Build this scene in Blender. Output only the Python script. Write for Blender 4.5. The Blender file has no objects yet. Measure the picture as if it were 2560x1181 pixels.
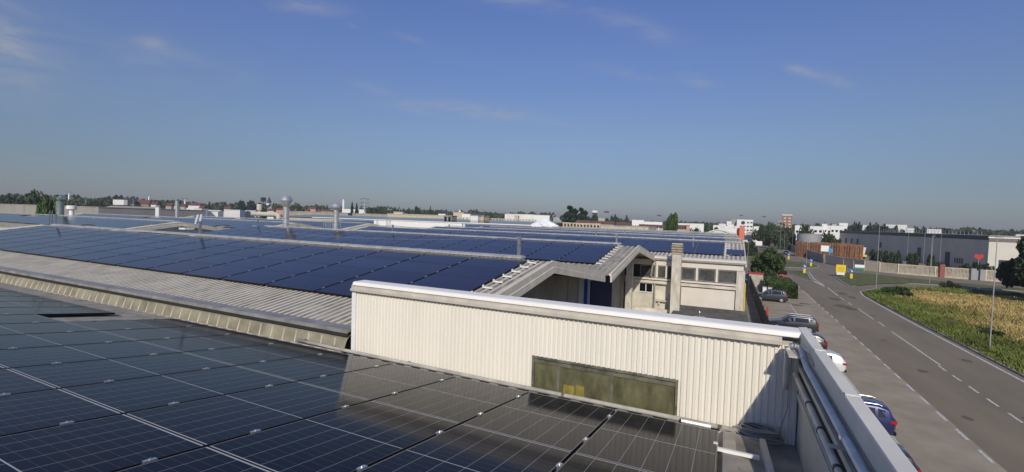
import bpy, math, random
from mathutils import Vector, Matrix
random.seed(7)
S = bpy.context.scene
COL = S.collection
R = math.radians

# ------------------------------------------------------------------ camera
FPX = 1143.0; CX, CY = 1280.0, 590.5; EYE = 10.5
def _axes():
    b = Vector((1824-CX, 567-CY, FPX)).normalized()
    h = Vector((1, .0314, 0))
    n = b.cross(h).normalized()
    if n.y < 0: n = -n
    up = -n
    x = b.cross(up)
    if x.x < 0: x = -x
    return x, b, up
_AX, _AY, _AZ = _axes()
def ray(px, py):
    d = Vector((px-CX, py-CY, FPX))
    return Vector((_AX.dot(d), _AY.dot(d), _AZ.dot(d)))
def atY(px, py, Y):
    d = ray(px, py); d = d*(Y/d.y); return Vector((d.x, d.y, d.z+EYE))
def far(px, py, dist):
    d = ray(px, py); d = d*(dist/math.hypot(d.x, d.y)); return Vector((d.x, d.y, d.z+EYE))
right = Vector((_AX.x, _AY.x, _AZ.x)); down = Vector((_AX.y, _AY.y, _AZ.y)); fwd = Vector((_AX.z, _AY.z, _AZ.z))
cd = bpy.data.cameras.new('camera'); cam = bpy.data.objects.new('camera', cd); COL.objects.link(cam)
cam.matrix_world = Matrix(((right.x, -down.x, -fwd.x, 0), (right.y, -down.y, -fwd.y, 0), (right.z, -down.z, -fwd.z, EYE), (0, 0, 0, 1)))
cd.sensor_width = 36; cd.sensor_fit = 'HORIZONTAL'; cd.lens = FPX/2560*36
cd.clip_start = .05; cd.clip_end = 20000
S.camera = cam

# ------------------------------------------------------------------ light
SUNDIR = Vector((.305, -.91, .62)).normalized()
W = bpy.data.worlds.new('World'); S.world = W; W.use_nodes = True
nt = W.node_tree; N = nt.nodes; L = nt.links
bg = N['Background']
sky = N.new('ShaderNodeTexSky'); sky.sky_type = 'NISHITA'; sky.sun_disc = False
sky.sun_elevation = math.asin(SUNDIR.z); sky.sun_rotation = math.atan2(SUNDIR.x, SUNDIR.y)
sky.air_density = 1.25; sky.dust_density = .35; sky.ozone_density = 3.2; sky.altitude = 100
SKY_STRENGTH = .092
def node(t, **k):
    n = N.new(t)
    for a, v in k.items(): setattr(n, a, v)
    return n
geo = node('ShaderNodeNewGeometry')
tc = node('ShaderNodeTexCoord')
# grade: less luminous haze towards the horizon
sep = node('ShaderNodeSeparateXYZ'); L.new(tc.outputs['Generated'], sep.inputs[0])
ramp = node('ShaderNodeValToRGB')
L.new(sep.outputs['Z'], ramp.inputs[0])
e = ramp.color_ramp.elements
e[0].position = 0.0; e[0].color = (.37, .435, .69, 1)
e[1].position = .5; e[1].color = (.76, .81, 1.22, 1)
for p, c in ((.02, (.39, .455, .69)), (.08, (.46, .505, .67)), (.18, (.65, .65, .80)), (.32, (.735, .745, 1.02))):
    q = e.new(p); q.color = (*c, 1)
mul = node('ShaderNodeMixRGB', blend_type='MULTIPLY'); mul.inputs[0].default_value = 1
L.new(sky.outputs[0], mul.inputs[1]); L.new(ramp.outputs[0], mul.inputs[2])
cur = mul.outputs[0]
# thin cirrus: streaked noise kept inside soft elongated patches of sky
mp = node('ShaderNodeMapping'); mp.inputs['Scale'].default_value = (5, 5, 22)
mp.inputs['Rotation'].default_value = (0, R(-10), 0)
L.new(tc.outputs['Generated'], mp.inputs[0])
nz = node('ShaderNodeTexNoise'); nz.inputs['Scale'].default_value = 2.2; nz.inputs['Detail'].default_value = 9; nz.inputs['Roughness'].default_value = .62
nz.inputs['Distortion'].default_value = .6
L.new(mp.outputs[0], nz.inputs[0])
nr = node('ShaderNodeMapRange'); nr.inputs[1].default_value = .38; nr.inputs[2].default_value = .72
L.new(nz.outputs[0], nr.inputs[0])
nrm = node('ShaderNodeVectorMath', operation='NORMALIZE'); L.new(tc.outputs['Generated'], nrm.inputs[0])
wisps = [((1020, 262), (1340, 290), 17, 1.15), ((330, 95), (420, 112), 14, .5), ((1960, 165), (2050, 190), 9, .8), ((2060, 190), (2140, 225), 13, .5),
         ((1500, 40), (1700, 100), 22, .45), ((1180, -10), (1480, 20), 20, .5), ((650, 5), (880, 30), 16, .45), ((1700, 190), (1790, 215), 12, .55),
         ((1480, 165), (1640, 205), 13, .4), ((980, 85), (1090, 115), 8, .5), ((872, 60), (895, 70), 4, .6), ((-250, 40), (130, 160), 75, 1.0),
         ((880, 205), (1050, 270), 13, .4), ((1380, 308), (1450, 318), 4, .5), ((200, 115), (620, 190), 40, .3)]
tot = None
def m(op, a, b=None):
    n = node('ShaderNodeMath', operation=op)
    for i, v in enumerate((a, b)):
        if v is None: continue
        if isinstance(v, (int, float)): n.inputs[i].default_value = v
        else: L.new(v, n.inputs[i])
    return n.outputs[0]
for (a, b, hw, st) in wisps:
    da = ray(*a).normalized(); db = ray(*b).normalized(); c = (da+db).normalized()
    t = (db-da); la = max(t.length/2, .01); t.normalize(); nn = c.cross(t).normalized()
    def dot(v):
        n = node('ShaderNodeVectorMath', operation='DOT_PRODUCT'); L.new(nrm.outputs[0], n.inputs[0]); n.inputs[1].default_value = v; return n.outputs['Value']
    u = m('DIVIDE', dot(t), la*.95); v = m('DIVIDE', dot(nn), hw/1250)
    uu = m('MULTIPLY', u, u); vv = m('MULTIPLY', v, v)
    g = m('MULTIPLY', m('EXPONENT', m('MULTIPLY', m('ADD', uu, vv), -1.0)), st)
    g = m('MULTIPLY', g, m('GREATER_THAN', dot(c), 0.0))
    tot = g if tot is None else m('ADD', tot, g)
cl = m('MULTIPLY', m('MULTIPLY', m('ADD', nr.outputs[0], .12), tot), .85)
cmix = node('ShaderNodeMixRGB'); L.new(cl, cmix.inputs[0]); L.new(cur, cmix.inputs[1]); cmix.inputs[2].default_value = (3.9, 4.1, 4.7, 1)
L.new(cmix.outputs[0], bg.inputs[0]); bg.inputs[1].default_value = SKY_STRENGTH
sd = bpy.data.lights.new('sun', 'SUN'); sd.energy = 3.3; sd.angle = R(.5); sd.color = (1, .93, .80)
so = bpy.data.objects.new('sun', sd); COL.objects.link(so); so.location = (30, -40, 60)
so.rotation_mode = 'QUATERNION'; so.rotation_quaternion = SUNDIR.to_track_quat('Z', 'Y')
S.view_settings.view_transform = 'Standard'; S.view_settings.look = 'None'; S.view_settings.gamma = 1
S.view_settings.exposure = 0.0
S.cycles.max_bounces = 6; S.cycles.diffuse_bounces = 3; S.cycles.glossy_bounces = 3

# ------------------------------------------------------------------ materials
MATS = {}
def mat(name, col, rough=.7, metal=0., var=.12, vs=3., bump=0., spec=None, col2=None, stretch=None, island=False, coat=0., det=6.):
    """procedural surface: base colour broken up by two octaves of noise (wear and dirt), optional bump"""
    if name in MATS: return MATS[name]
    M = bpy.data.materials.new(name); M.use_nodes = True
    n = M.node_tree.nodes; l = M.node_tree.links; b = n['Principled BSDF']
    b.inputs['Roughness'].default_value = rough; b.inputs['Metallic'].default_value = metal
    if spec is not None: b.inputs['Specular IOR Level'].default_value = spec
    if coat: b.inputs['Coat Weight'].default_value = coat; b.inputs['Coat Roughness'].default_value = .06
    c = n.new('ShaderNodeTexCoord'); mpn = n.new('ShaderNodeMapping'); l.new(c.outputs['Object'], mpn.inputs[0])
    if stretch: mpn.inputs['Scale'].default_value = stretch
    z = n.new('ShaderNodeTexNoise'); z.inputs['Scale'].default_value = vs; z.inputs['Detail'].default_value = det; z.inputs['Roughness'].default_value = .6
    l.new(mpn.outputs[0], z.inputs[0])
    r = n.new('ShaderNodeValToRGB'); l.new(z.outputs[0], r.inputs[0])
    c2 = col2 if col2 else tuple(x*(1-var*2) for x in col)
    r.color_ramp.elements[0].position = .32; r.color_ramp.elements[0].color = (*c2, 1)
    r.color_ramp.elements[1].position = .66; r.color_ramp.elements[1].color = (*[min(1, x*(1+var*.5)) for x in col], 1)
    out = r.outputs[0]
    if island:
        oi = n.new('ShaderNodeObjectInfo'); g = n.new('ShaderNodeNewGeometry')
        ad = n.new('ShaderNodeMath'); ad.operation = 'MULTIPLY_ADD'; l.new(g.outputs['Random Per Island'], ad.inputs[0]); ad.inputs[1].default_value = island if isinstance(island, float) else .9; ad.inputs[2].default_value = .55
        a2 = n.new('ShaderNodeMath'); a2.operation = 'MULTIPLY_ADD'; l.new(oi.outputs['Random'], a2.inputs[0]); a2.inputs[1].default_value = .4; l.new(ad.outputs[0], a2.inputs[2])
        mx = n.new('ShaderNodeVectorMath'); mx.operation = 'SCALE'; l.new(out, mx.inputs[0]); l.new(a2.outputs[0], mx.inputs['Scale']); out = mx.outputs[0]
    l.new(out, b.inputs['Base Color'])
    if bump:
        bp = n.new('ShaderNodeBump'); bp.inputs['Strength'].default_value = bump; bp.inputs['Distance'].default_value = .02
        z2 = n.new('ShaderNodeTexNoise'); z2.inputs['Scale'].default_value = vs*6; z2.inputs['Detail'].default_value = 5; l.new(mpn.outputs[0], z2.inputs[0])
        l.new(z2.outputs[0], bp.inputs['Height']); l.new(bp.outputs[0], b.inputs['Normal'])
    MATS[name] = M; return M

def cell_mat(name, w, h, nx, ny, mid, line, faint, base, halves=True):
    """photovoltaic laminate: dark cells, pale gaps, wider middle gap and pale rim; glass on top"""
    M = bpy.data.materials.new(name); M.use_nodes = True
    n = M.node_tree.nodes; l = M.node_tree.links; b = n['Principled BSDF']
    c = n.new('ShaderNodeTexCoord'); s = n.new('ShaderNodeSeparateXYZ'); l.new(c.outputs['Object'], s.inputs[0])
    def mm(op, a, bb=None, cc=None):
        q = n.new('ShaderNodeMath'); q.operation = op
        for i, v in enumerate((a, bb, cc)):
            if v is None: continue
            if isinstance(v, (int, float)): q.inputs[i].default_value = v
            else: l.new(v, q.inputs[i])
        return q.outputs[0]
    def lines(ax, size, cnt, width):      # 1 on a line between cells
        f = mm('FRACT', mm('ADD', mm('DIVIDE', ax, size/cnt), 0.5))
        return mm('LESS_THAN', mm('ABSOLUTE', mm('SUBTRACT', f, .5)), width/(size/cnt)/2)
    X, Y = s.outputs[0], s.outputs[1]
    lx = lines(X, w, nx, line); ly = lines(Y, h, ny, faint)
    md = mm('LESS_THAN', mm('ABSOLUTE', mm('SUBTRACT', Y, h/2)), mid/2)
    rim = mm('GREATER_THAN', mm('MAXIMUM', mm('DIVIDE', mm('ABSOLUTE', mm('SUBTRACT', X, w/2)), w/2-.010), mm('DIVIDE', mm('ABSOLUTE', mm('SUBTRACT', Y, h/2)), h/2-.019)), 1.0)
    strong = mm('MAXIMUM', mm('MULTIPLY', lx, .55), mm('MAXIMUM', md, rim))
    allm = mm('MAXIMUM', strong, mm('MULTIPLY', ly, .22))
    oi = n.new('ShaderNodeObjectInfo')
    z = n.new('ShaderNodeTexNoise'); z.inputs['Scale'].default_value = 1.5; z.inputs['Detail'].default_value = 4; l.new(c.outputs['Object'], z.inputs[0])
    k = mm('ADD', mm('MULTIPLY', oi.outputs['Random'], .5), mm('ADD', mm('MULTIPLY', z.outputs[0], .5), .5))
    sc = n.new('ShaderNodeVectorMath'); sc.operation = 'SCALE'; sc.inputs[0].default_value = base; l.new(k, sc.inputs['Scale'])
    mx = n.new('ShaderNodeMixRGB'); l.new(allm, mx.inputs[0]); l.new(sc.outputs[0], mx.inputs[1]); mx.inputs[2].default_value = (.50, .48, .43, 1) if halves else (.05, .05, .07, 1)
    l.new(mx.outputs[0], b.inputs['Base Color'])
    b.inputs['IOR'].default_value = 1.17 if halves else 1.23; b.inputs['Specular IOR Level'].default_value = .45
    # dust film: roughness varies softly
    z3 = n.new('ShaderNodeTexNoise'); z3.inputs['Scale'].default_value = .8; l.new(c.outputs['Object'], z3.inputs[0])
    mr = n.new('ShaderNodeMapRange'); mr.inputs[3].default_value = .06; mr.inputs[4].default_value = .13; l.new(z3.outputs[0], mr.inputs[0]); l.new(mr.outputs[0], b.inputs['Roughness'])
    z4 = n.new('ShaderNodeTexNoise'); z4.inputs['Scale'].default_value = 60; l.new(c.outputs['Object'], z4.inputs[0])
    bp = n.new('ShaderNodeBump'); bp.inputs['Strength'].default_value = .02; bp.inputs['Distance'].default_value = .004; l.new(z4.outputs[0], bp.inputs['Height']); l.new(bp.outputs[0], b.inputs['Normal'])
    return M

PW, PL = 1.09, 1.70         # portrait panel near, landscape on far roofs
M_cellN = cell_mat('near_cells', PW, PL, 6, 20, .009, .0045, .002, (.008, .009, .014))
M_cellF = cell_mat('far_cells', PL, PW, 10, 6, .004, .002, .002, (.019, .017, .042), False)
M_frame = mat('black_frame', (.02, .02, .022), .4, .6)
M_alu = mat('aluminium', (.75, .75, .74), .35, .9, .08)
M_galv = mat('galvanised_steel', (.52, .54, .55), .38, .85, .18, 5)
M_steel = mat('steel_flue', (.72, .72, .70), .34, .7, .10, 4)
M_sheet = mat('cement_sheet', (.44, .41, .35), .85, 0, .22, 1.6, .25)
M_sheetl = mat('cream_sheet', (.66, .61, .50), .7, 0, .10, 1.2, .1)
M_sheetd = mat('sheet_trough_shade', (.34, .31, .25), .9, 0, .25, 2.5)  # darker tone paints the shadow between roof ribs
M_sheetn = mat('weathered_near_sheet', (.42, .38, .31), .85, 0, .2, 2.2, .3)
M_wall = mat('cream_corrugated', (.84, .79, .68), .6, 0, .035, 4.5, .05, stretch=(1, 1, .12), det=10)
M_white = mat('white_paint', (.86, .85, .80), .5, 0, .04, 2)
M_cap = mat('white_capping', (.90, .865, .78), .65, 0, .03, 2)
M_capg = mat('grey_capping', (.74, .70, .60), .75, 0, .06, 2)
M_trim = mat('cream_trim', (.60, .55, .46), .6, 0, .12, 3)
M_verge = mat('grey_beige_trim', (.68, .62, .50), .75, 0, .1, 2.5)
M_ridge = mat('ridge_flashing', (.56, .56, .53), .5, .3, .15, 4)
M_gutter = mat('gutter_metal', (.36, .35, .31), .6, .2, .2, 3)
M_trans = mat('aged_fibreglass', (.30, .275, .19), .85, 0, .22, 2.4, .1, col2=(.18, .16, .11))
M_rib = mat('pale_rib', (.62, .57, .42), .6, 0, .1, 3)
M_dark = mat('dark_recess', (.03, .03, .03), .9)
M_grey = mat('grey_render', (.30, .27, .22), .85, 0, .15, 1)
M_mid = mat('beige_render', (.50, .46, .38), .85, 0, .10, 1.2)
M_fac = mat('cream_concrete', (.70, .65, .54), .85, 0, .14, 1.8, .15)
M_facl = mat('pale_panel', (.74, .67, .58), .8, 0, .05, 1)
M_stain = mat('stained_concrete', (.60, .56, .47), .9, 0, .28, 3.5, .3, col2=(.46, .42, .34), stretch=(1.6, 1.6, .5))
M_terra = mat('terracotta_rings', (.52, .44, .33), .8, 0, .25, 5, .2, col2=(.28, .22, .14))
M_glassd = mat('dull_glass', (.10, .10, .095), .22, 0, .3, 2)
M_glassb = mat('black_glass', (.012, .014, .016), .08, 0, .2, 2)
M_roofd = mat('bitumen_roof', (.12, .115, .105), .9, 0, .25, 1.5, .3)
M_pipe = mat('grey_pipe', (.74, .72, .64), .7, 0, .12, 4)
M_cable = mat('grey_cable', (.33, .32, .29), .6, 0, .1, 6)
M_inner = mat('grey_inner_cladding', (.64, .62, .53), .85, 0, .08, 1)
M_winf = mat('dirty_window', (.15, .145, .075), .35, 0, .3, 3, .1, stretch=(2.2, 1, 1.2), col2=(.075, .072, .04))
M_rust = mat('worn_coupling', (.20, .15, .11), .8, 0, .3, 8)
M_yel = mat('yellow_paint', (.85, .62, .03), .5, 0, .06, 3)
M_yelp = mat('yellow_foam', (.62, .55, .27), .7, 0, .12, 3)
M_blue = mat('blue_paint', (.05, .11, .38), .5)
M_navy = mat('navy_door', (.006, .011, .05), .8, spec=.1)
M_red = mat('red_paint', (.55, .04, .03), .5)
M_green = mat('green_paint', (.03, .30, .18), .5)
M_asph = mat('road_asphalt', (.225, .185, .125), .9, 0, .10, .35, .3, stretch=(1, .25, 1), det=12)
M_park = mat('parking_asphalt', (.34, .285, .205), .92, 0, .12, .5, .3, det=12)
M_line = mat('road_paint', (.62, .60, .55), .8, 0, .25, 5, det=9)
M_kerb = mat('kerb_concrete', (.36, .34, .30), .9, 0, .18, 3)
M_soil = mat('dry_ground', (.17, .15, .09), .95, 0, .3, .05, .2)
M_yard = mat('yard_concrete', (.26, .24, .21), .92, 0, .2, .3)
M_verg = mat('mown_grass', (.13, .14, .035), .95, 0, .3, .8, .4)
M_fence = mat('cream_precast', (.62, .53, .38), .85, 0, .12, 1.5)
M_fenceg = mat('grey_precast', (.34, .31, .27), .88, 0, .15, 1.5)
M_pole = mat('lamp_pole', (.50, .50, .46), .5, .4, .1, 4)
M_bark = mat('bark', (.10, .075, .05), .9, 0, .3, 6)
M_leaf = [mat('leaves_deep', (.030, .050, .014), .75, 0, .3, .6, island=True), mat('leaves_mid', (.050, .085, .018), .75, 0, .3, .6, island=True),
          mat('leaves_olive', (.065, .080, .030), .75, 0, .3, .6, island=True), mat('leaves_blue_green', (.020, .040, .022), .75, 0, .3, .6, island=True),
          mat('leaves_bright', (.075, .145, .022), .75, 0, .3, .8, island=True)]
M_straw = mat('straw_grass', (.46, .335, .13), .9, 0, .25, .12, island=.4, col2=(.30, .22, .075))
M_fresh = mat('fresh_grass', (.135, .165, .03), .9, 0, .3, .2, island=.6)
M_olive = mat('olive_grass', (.21, .185, .045), .9, 0, .25, .2, island=.5)
M_wood = mat('pallet_wood', (.40, .20, .095), .85, 0, .3, 2.5, island=.7)
M_terrac = mat('roof_tiles', (.20, .095, .065), .85, 0, .2, 1)
M_pink = mat('pink_render', (.62, .34, .26), .85, 0, .08, .5)
M_orange = mat('orange_red_render', (.72, .21, .12), .8, 0, .06, .3)
M_brick = mat('brick_tower', (.36, .19, .13), .85, 0, .12, .5)
M_dgrey = mat('dark_grey_cladding', (.05, .05, .055), .6, 0, .15, 1)
M_lgrey = mat('light_grey_cladding', (.34, .34, .34), .7, 0, .06, .3)
M_brroof = mat('brown_roof', (.30, .22, .14), .9, 0, .2, .4)
M_sheds = mat('shed_white', (.80, .79, .75), .7, 0, .08, .2)
M_shedd = mat('shed_roof_grey', (.42, .41, .38), .8, 0, .2, .3)
M_teal = mat('teal_cladding', (.05, .33, .33), .6)
M_plastic = mat('white_plastic_sheet', (.85, .86, .87), .3, 0, .05, 3)
M_tyre = mat('tyre_rubber', (.02, .02, .02), .85)
M_skin = mat('skin', (.45, .27, .18), .6)
M_cloth = mat('dark_clothes', (.04, .045, .06), .9)

# ------------------------------------------------------------------ mesh builder
class MB:
    def __init__(s): s.v = []; s.f = []; s.mi = []; s.k = 0
    def add(s, vs, fs):
        o = len(s.v); s.v += [tuple(x) for x in vs]
        for f in fs: s.f.append(tuple(o+i for i in f)); s.mi.append(s.k)
        return s
    def quad(s, a, b, c, d): return s.add([a, b, c, d], [(0, 1, 2, 3)])
    def box(s, x0, x1, y0, y1, z0, z1, M=None):
        vs = [(x0,y0,z0),(x1,y0,z0),(x1,y1,z0),(x0,y1,z0),(x0,y0,z1),(x1,y0,z1),(x1,y1,z1),(x0,y1,z1)]
        if M is not None: vs = [M @ Vector(v) for v in vs]
        return s.add(vs, [(3,2,1,0),(4,5,6,7),(0,1,5,4),(1,2,6,5),(2,3,7,6),(3,0,4,7)])
    def prism(s, poly, x0, x1, ax='x'):
        n = len(poly)
        if ax == 'x': a = [(x0, p[0], p[1]) for p in poly]; b = [(x1, p[0], p[1]) for p in poly]
        elif ax == 'y': a = [(p[0], x0, p[1]) for p in poly]; b = [(p[0], x1, p[1]) for p in poly]
        else: a = [(p[0], p[1], x0) for p in poly]; b = [(p[0], p[1], x1) for p in poly]
        return s.add(a+b, [tuple(range(n))[::-1], tuple(range(n, 2*n))]+[(i, (i+1) % n, n+(i+1) % n, n+i) for i in range(n)])
    def tube(s, pts, r, n=8, caps=True):
        pts = [Vector(p) for p in pts]; rs = r if isinstance(r, (list, tuple)) else [r]*len(pts)
        o = len(s.v)
        for i, p in enumerate(pts):
            d = (pts[min(i+1, len(pts)-1)]-pts[max(i-1, 0)]).normalized()
            u = Vector((0, 0, 1)) if abs(d.z) < .9 else Vector((1, 0, 0))
            a = d.cross(u).normalized(); b = d.cross(a)
            for k in range(n):
                t = 2*math.pi*k/n; s.v.append(tuple(p+(a*math.cos(t)+b*math.sin(t))*rs[i]))
        for i in range(len(pts)-1):
            for k in range(n):
                s.f.append((o+i*n+k, o+i*n+(k+1) % n, o+(i+1)*n+(k+1) % n, o+(i+1)*n+k)); s.mi.append(s.k)
        if caps:
            s.f.append(tuple(o+k for k in range(n))[::-1]); s.mi.append(s.k)
            s.f.append(tuple(o+(len(pts)-1)*n+k for k in range(n))); s.mi.append(s.k)
        return s
    def lathe(s, prof, x, y, n=20):
        o = len(s.v)
        for (r, z) in prof:
            for k in range(n):
                t = 2*math.pi*k/n; s.v.append((x+r*math.cos(t), y+r*math.sin(t), z))
        for i in range(len(prof)-1):
            for k in range(n):
                s.f.append((o+i*n+k, o+i*n+(k+1) % n, o+(i+1)*n+(k+1) % n, o+(i+1)*n+k)); s.mi.append(s.k)
        s.f.append(tuple(o+k for k in range(n))[::-1]); s.mi.append(s.k)
        s.f.append(tuple(o+(len(prof)-1)*n+k for k in range(n))); s.mi.append(s.k)
        return s
    def build(s, name, mats, parent=None, smooth=False, loc=None):
        me = bpy.data.meshes.new(name); 
        vs = s.v
        if loc is not None: vs = [(a-loc[0], b-loc[1], c-loc[2]) for a, b, c in vs]
        me.from_pydata(vs, [], s.f)
        if not isinstance(mats, (list, tuple)): mats = [mats]
        for q in mats: me.materials.append(q)
        if len(mats) > 1: me.polygons.foreach_set('material_index', s.mi)
        if smooth is True: me.polygons.foreach_set('use_smooth', [True]*len(s.f))
        me.update()
        o = bpy.data.objects.new(name, me); COL.objects.link(o)
        if loc is not None: o.location = loc
        if smooth == 'auto':
            me.polygons.foreach_set('use_smooth', [True]*len(s.f)); me.set_sharp_from_angle(angle=R(35))
        if parent is not None: o.parent = parent
        return o
def tag(o, label=None, cat=None, group=None, kind=None):
    if label: o['label'] = label
    if cat: o['category'] = cat
    if group: o['group'] = group
    if kind: o['kind'] = kind
    return o
def empty(name, label, cat, loc=(0, 0, 0), rz=0, group=None):
    o = bpy.data.objects.new(name, None); COL.objects.link(o); o.location = loc; o.rotation_euler = (0, 0, rz); o.empty_display_size = .3
    return tag(o, label, cat, group)
def copy_tree(o, parent=None):
    c = o.copy(); COL.objects.link(c)
    if parent is not None: c.parent = parent
    for ch in list(o.children): copy_tree(ch, c)
    return c
def struct(o): o['kind'] = 'structure'; return o
def place(o, x, y, z, rz=0): o.location = (x, y, z); o.rotation_euler = (0, 0, rz); return o

# ------------------------------------------------------------------ ground, roads
def poly(pts, z): 
    b = MB(); b.add([(x, y, z) for x, y in pts], [tuple(range(len(pts)))]); return b
def smoothpts(P, it=2):
    for _ in range(it):
        Q = []
        for i in range(len(P)):
            a = P[i]; c = P[(i+1) % len(P)]
            Q += [(a[0]*.75+c[0]*.25, a[1]*.75+c[1]*.25), (a[0]*.25+c[0]*.75, a[1]*.25+c[1]*.75)]
        P = Q
    return P
g = MB(); g.box(-4000, 4000, -600, 5000, -1.0, 0.0); struct(g.build('ground', M_soil))
struct(poly([(-140, -40), (3.9, -40), (3.9, 118), (-140, 118)], .004).build('yard', M_yard))
struct(poly([(3.9, -40), (11.68, -40), (11.68, 112), (3.9, 112)], .008).build('parking', M_park))
road_pts = [(11.62, -40), (20.3, -40), (20.1, 84), (20.2, 91), (20.9, 96), (24, 101.8), (29, 108), (36, 112), (50, 111.5), (90, 105), (140, 96), (140, 121), (90, 130), (56, 139.3), (45, 142.3), (38.4, 144.8), (33, 150), (29.8, 158), (27.5, 168), (26.6, 185), (27, 230), (27.2, 285), (29, 360), (34, 520), (20, 520), (16, 360), (15.5, 230), (14.5, 190), (12.6, 150), (11.62, 112)]
struct(poly(road_pts, .012).build('road', M_asph))
def ribbon(b, pts, w, z):
    P = [Vector((x, y, 0)) for x, y in pts]
    for i in range(len(P)-1):
        d = (P[i+1]-P[i]).normalized(); n_ = Vector((-d.y, d.x, 0))*w/2
        b.quad(P[i]-n_+Vector((0, 0, z)), P[i+1]-n_+Vector((0, 0, z)), P[i+1]+n_+Vector((0, 0, z)), P[i]+n_+Vector((0, 0, z)))
mk = MB(); z = .018
y = 20.5
while y < 61: ribbon(mk, [(11.62-.008*(60-y)*.8, y), (11.62-.008*(58.5-y)*.8, y+1.45)], .16, z); y += 2.58
for a, b_ in ((63, 64.6), (65.8, 67.4), (68.5, 70.2), (71.6, 73.4), (74.6, 76.3), (77.6, 91.6)): ribbon(mk, [(11.65, a), (11.7, b_)], .16, z)
ribbon(mk, [(11.8, 95.5), (12.0, 103), (11.6, 109), (10.9, 116)], .16, z)
y = 20.0
while y < 46: ribbon(mk, [(15.35+.006*(y-40), y), (15.36+.006*(y-38), y+1.5)], .15, z); y += 2.55
ribbon(mk, [(15.6, 47.2), (15.85, 60.3)], .15, z)
for a, b_ in ((63.2, 66), (67.5, 75.3), (78.4, 81), (83, 86.7)): ribbon(mk, [(15.95, a), (16.05, b_)], .15, z)
ribbon(mk, [(16.1, 88), (16.4, 97), (16.6, 107), (16.7, 115.7), (17.6, 127), (18.3, 134.3)], .2, z)
ribbon(mk, [(12.2, 127.6), (14.6, 122), (16.5, 113)], .35, z)
ribbon(mk, [(16.45, 99), (16.2, 104), (15.9, 110)], .5, z)
ribbon(mk, [(19.55, -10), (19.6, 45), (19.6, 70), (19.75, 82), (20.0, 91), (20.75, 96.6), (23.2, 101.6), (28.5, 108.6), (36, 112.8), (50, 112.4), (90, 106)], .22, z)
for a, b_ in (((28, 143.5), (30.5, 142.3)), ((32.3, 141.4), (34.6, 140)), ((36, 139.2), (38.5, 137.6)), ((40.2, 136.6), (43, 135)), ((45, 133.8), (48, 132.4)), ((50, 131.4), (53, 130)), ((55, 129.4), (58, 128.2)), ((60, 127.6), (64, 126.4)), ((67, 125.6), (71, 124.6))): ribbon(mk, [a, b_], .3, z)
ribbon(mk, [(18.0, 192), (18.4, 215), (19.2, 280), (20.5, 350)], .25, z)
ribbon(mk, [(24.4, 172), (23.4, 184), (23.9, 205), (23.6, 280), (24.5, 345)], .22, z)
ribbon(mk, [(14.9, 148), (15.6, 165), (16.8, 190)], .2, z)
for y_, x0 in ((61, 4.4), (63.6, 4.3), (66.1, 4.3), (68.9, 4.3), (71.9, 4.3), (58.2, 4.3), (55.4, 4.3), (52.7, 4.3), (49.9, 4.3), (47.2, 4.3), (44.4, 4.3), (41.6, 4.3), (38.8, 4.3), (36, 4.3), (33.2, 4.3), (30.4, 4.3), (27.6, 4.3)): ribbon(mk, [(x0, y_), (8.0, y_)], .13, z)
ribbon(mk, [(8.0, 27), (8.0, 73.2)], .13, z)
struct(mk.build('road_markings', M_line))
# patched and stained asphalt: low-contrast dark repairs
pt = MB()
for (x, y_, w, h) in ((17.3, 91.5, .7, 2.0), (17.9, 87.5, .5, 1.6), (15.0, 83.5, 1.0, 1.2), (14.6, 76.2, 1.1, 1.6), (15.2, 74.2, .9, .9), (13.7, 44.5, .35, .5), (13.9, 55, .3, .4), (18.2, 50.2, .3, .6), (12.7, 34.5, .3, .35), (8.9, 73.5, .9, .6), (9.9, 75.4, .8, .5), (15.9, 36.2, .25, .3)):
    P = [(x+w*math.cos(t)*(.7+.5*random.random())/1, y_+h*math.sin(t)*(.7+.5*random.random())) for t in [i*.45 for i in range(14)]]
    pt.add([(a, c, .0155) for a, c in P], [tuple(range(14))])
struct(pt.build('road_patches', mat('dark_patch', (.15, .125, .085), .9, 0, .3, 3)))
def island(name, P, h=.13, top=None):
    P = smoothpts(P, 1); n_ = len(P)
    cx = sum(p[0] for p in P)/n_; cy = sum(p[1] for p in P)/n_
    def ins(d):
        o = []
        for i, p in enumerate(P):
            a = Vector(P[i-1]); c = Vector(P[(i+1) % n_]); t = (c-a).normalized(); nn = Vector((t.y, -t.x))
            if nn.dot(Vector((cx, cy))-Vector(p)) < 0: nn = -nn
            o.append((p[0]+nn.x*d, p[1]+nn.y*d))
        return o
    I = ins(.28); b = MB()
    v = [(x, y_, .0) for x, y_ in P]+[(x, y_, h) for x, y_ in P]+[(x, y_, h) for x, y_ in I]
    fs = []
    for i in range(n_):
        j = (i+1) % n_; fs += [(i, j, n_+j, n_+i), (n_+i, n_+j, 2*n_+j, 2*n_+i)]
    b.add(v, fs); b.k = 1; b.add([(x, y_, h+.02) for x, y_ in ins(.27)], [tuple(range(n_))])
    return struct(b.build(name, [M_kerb, top or M_verg]))
isl1 = [(20.7, 104), (21.0, 114), (21.6, 125), (22.8, 131), (25.7, 137), (29, 138.5), (33, 136.5), (38.5, 131), (45, 127.5), (60, 122.5), (100, 115), (100, 110), (60, 117), (45, 119.8), (37, 119.8), (30.5, 117.5), (24, 109)]
island('traffic_island', isl1); island('traffic_island', [(14.9, 163), (14.6, 170), (20.7, 167), (23, 164), (23.5, 156), (22.9, 150), (19.5, 144), (13, 142), (12.8, 150)])
island('traffic_island', [(12.3, 127.4), (12.2, 130.8), (17.4, 133.2), (17.2, 127), (16.2, 116), (15.7, 111), (14.2, 120)])
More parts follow.
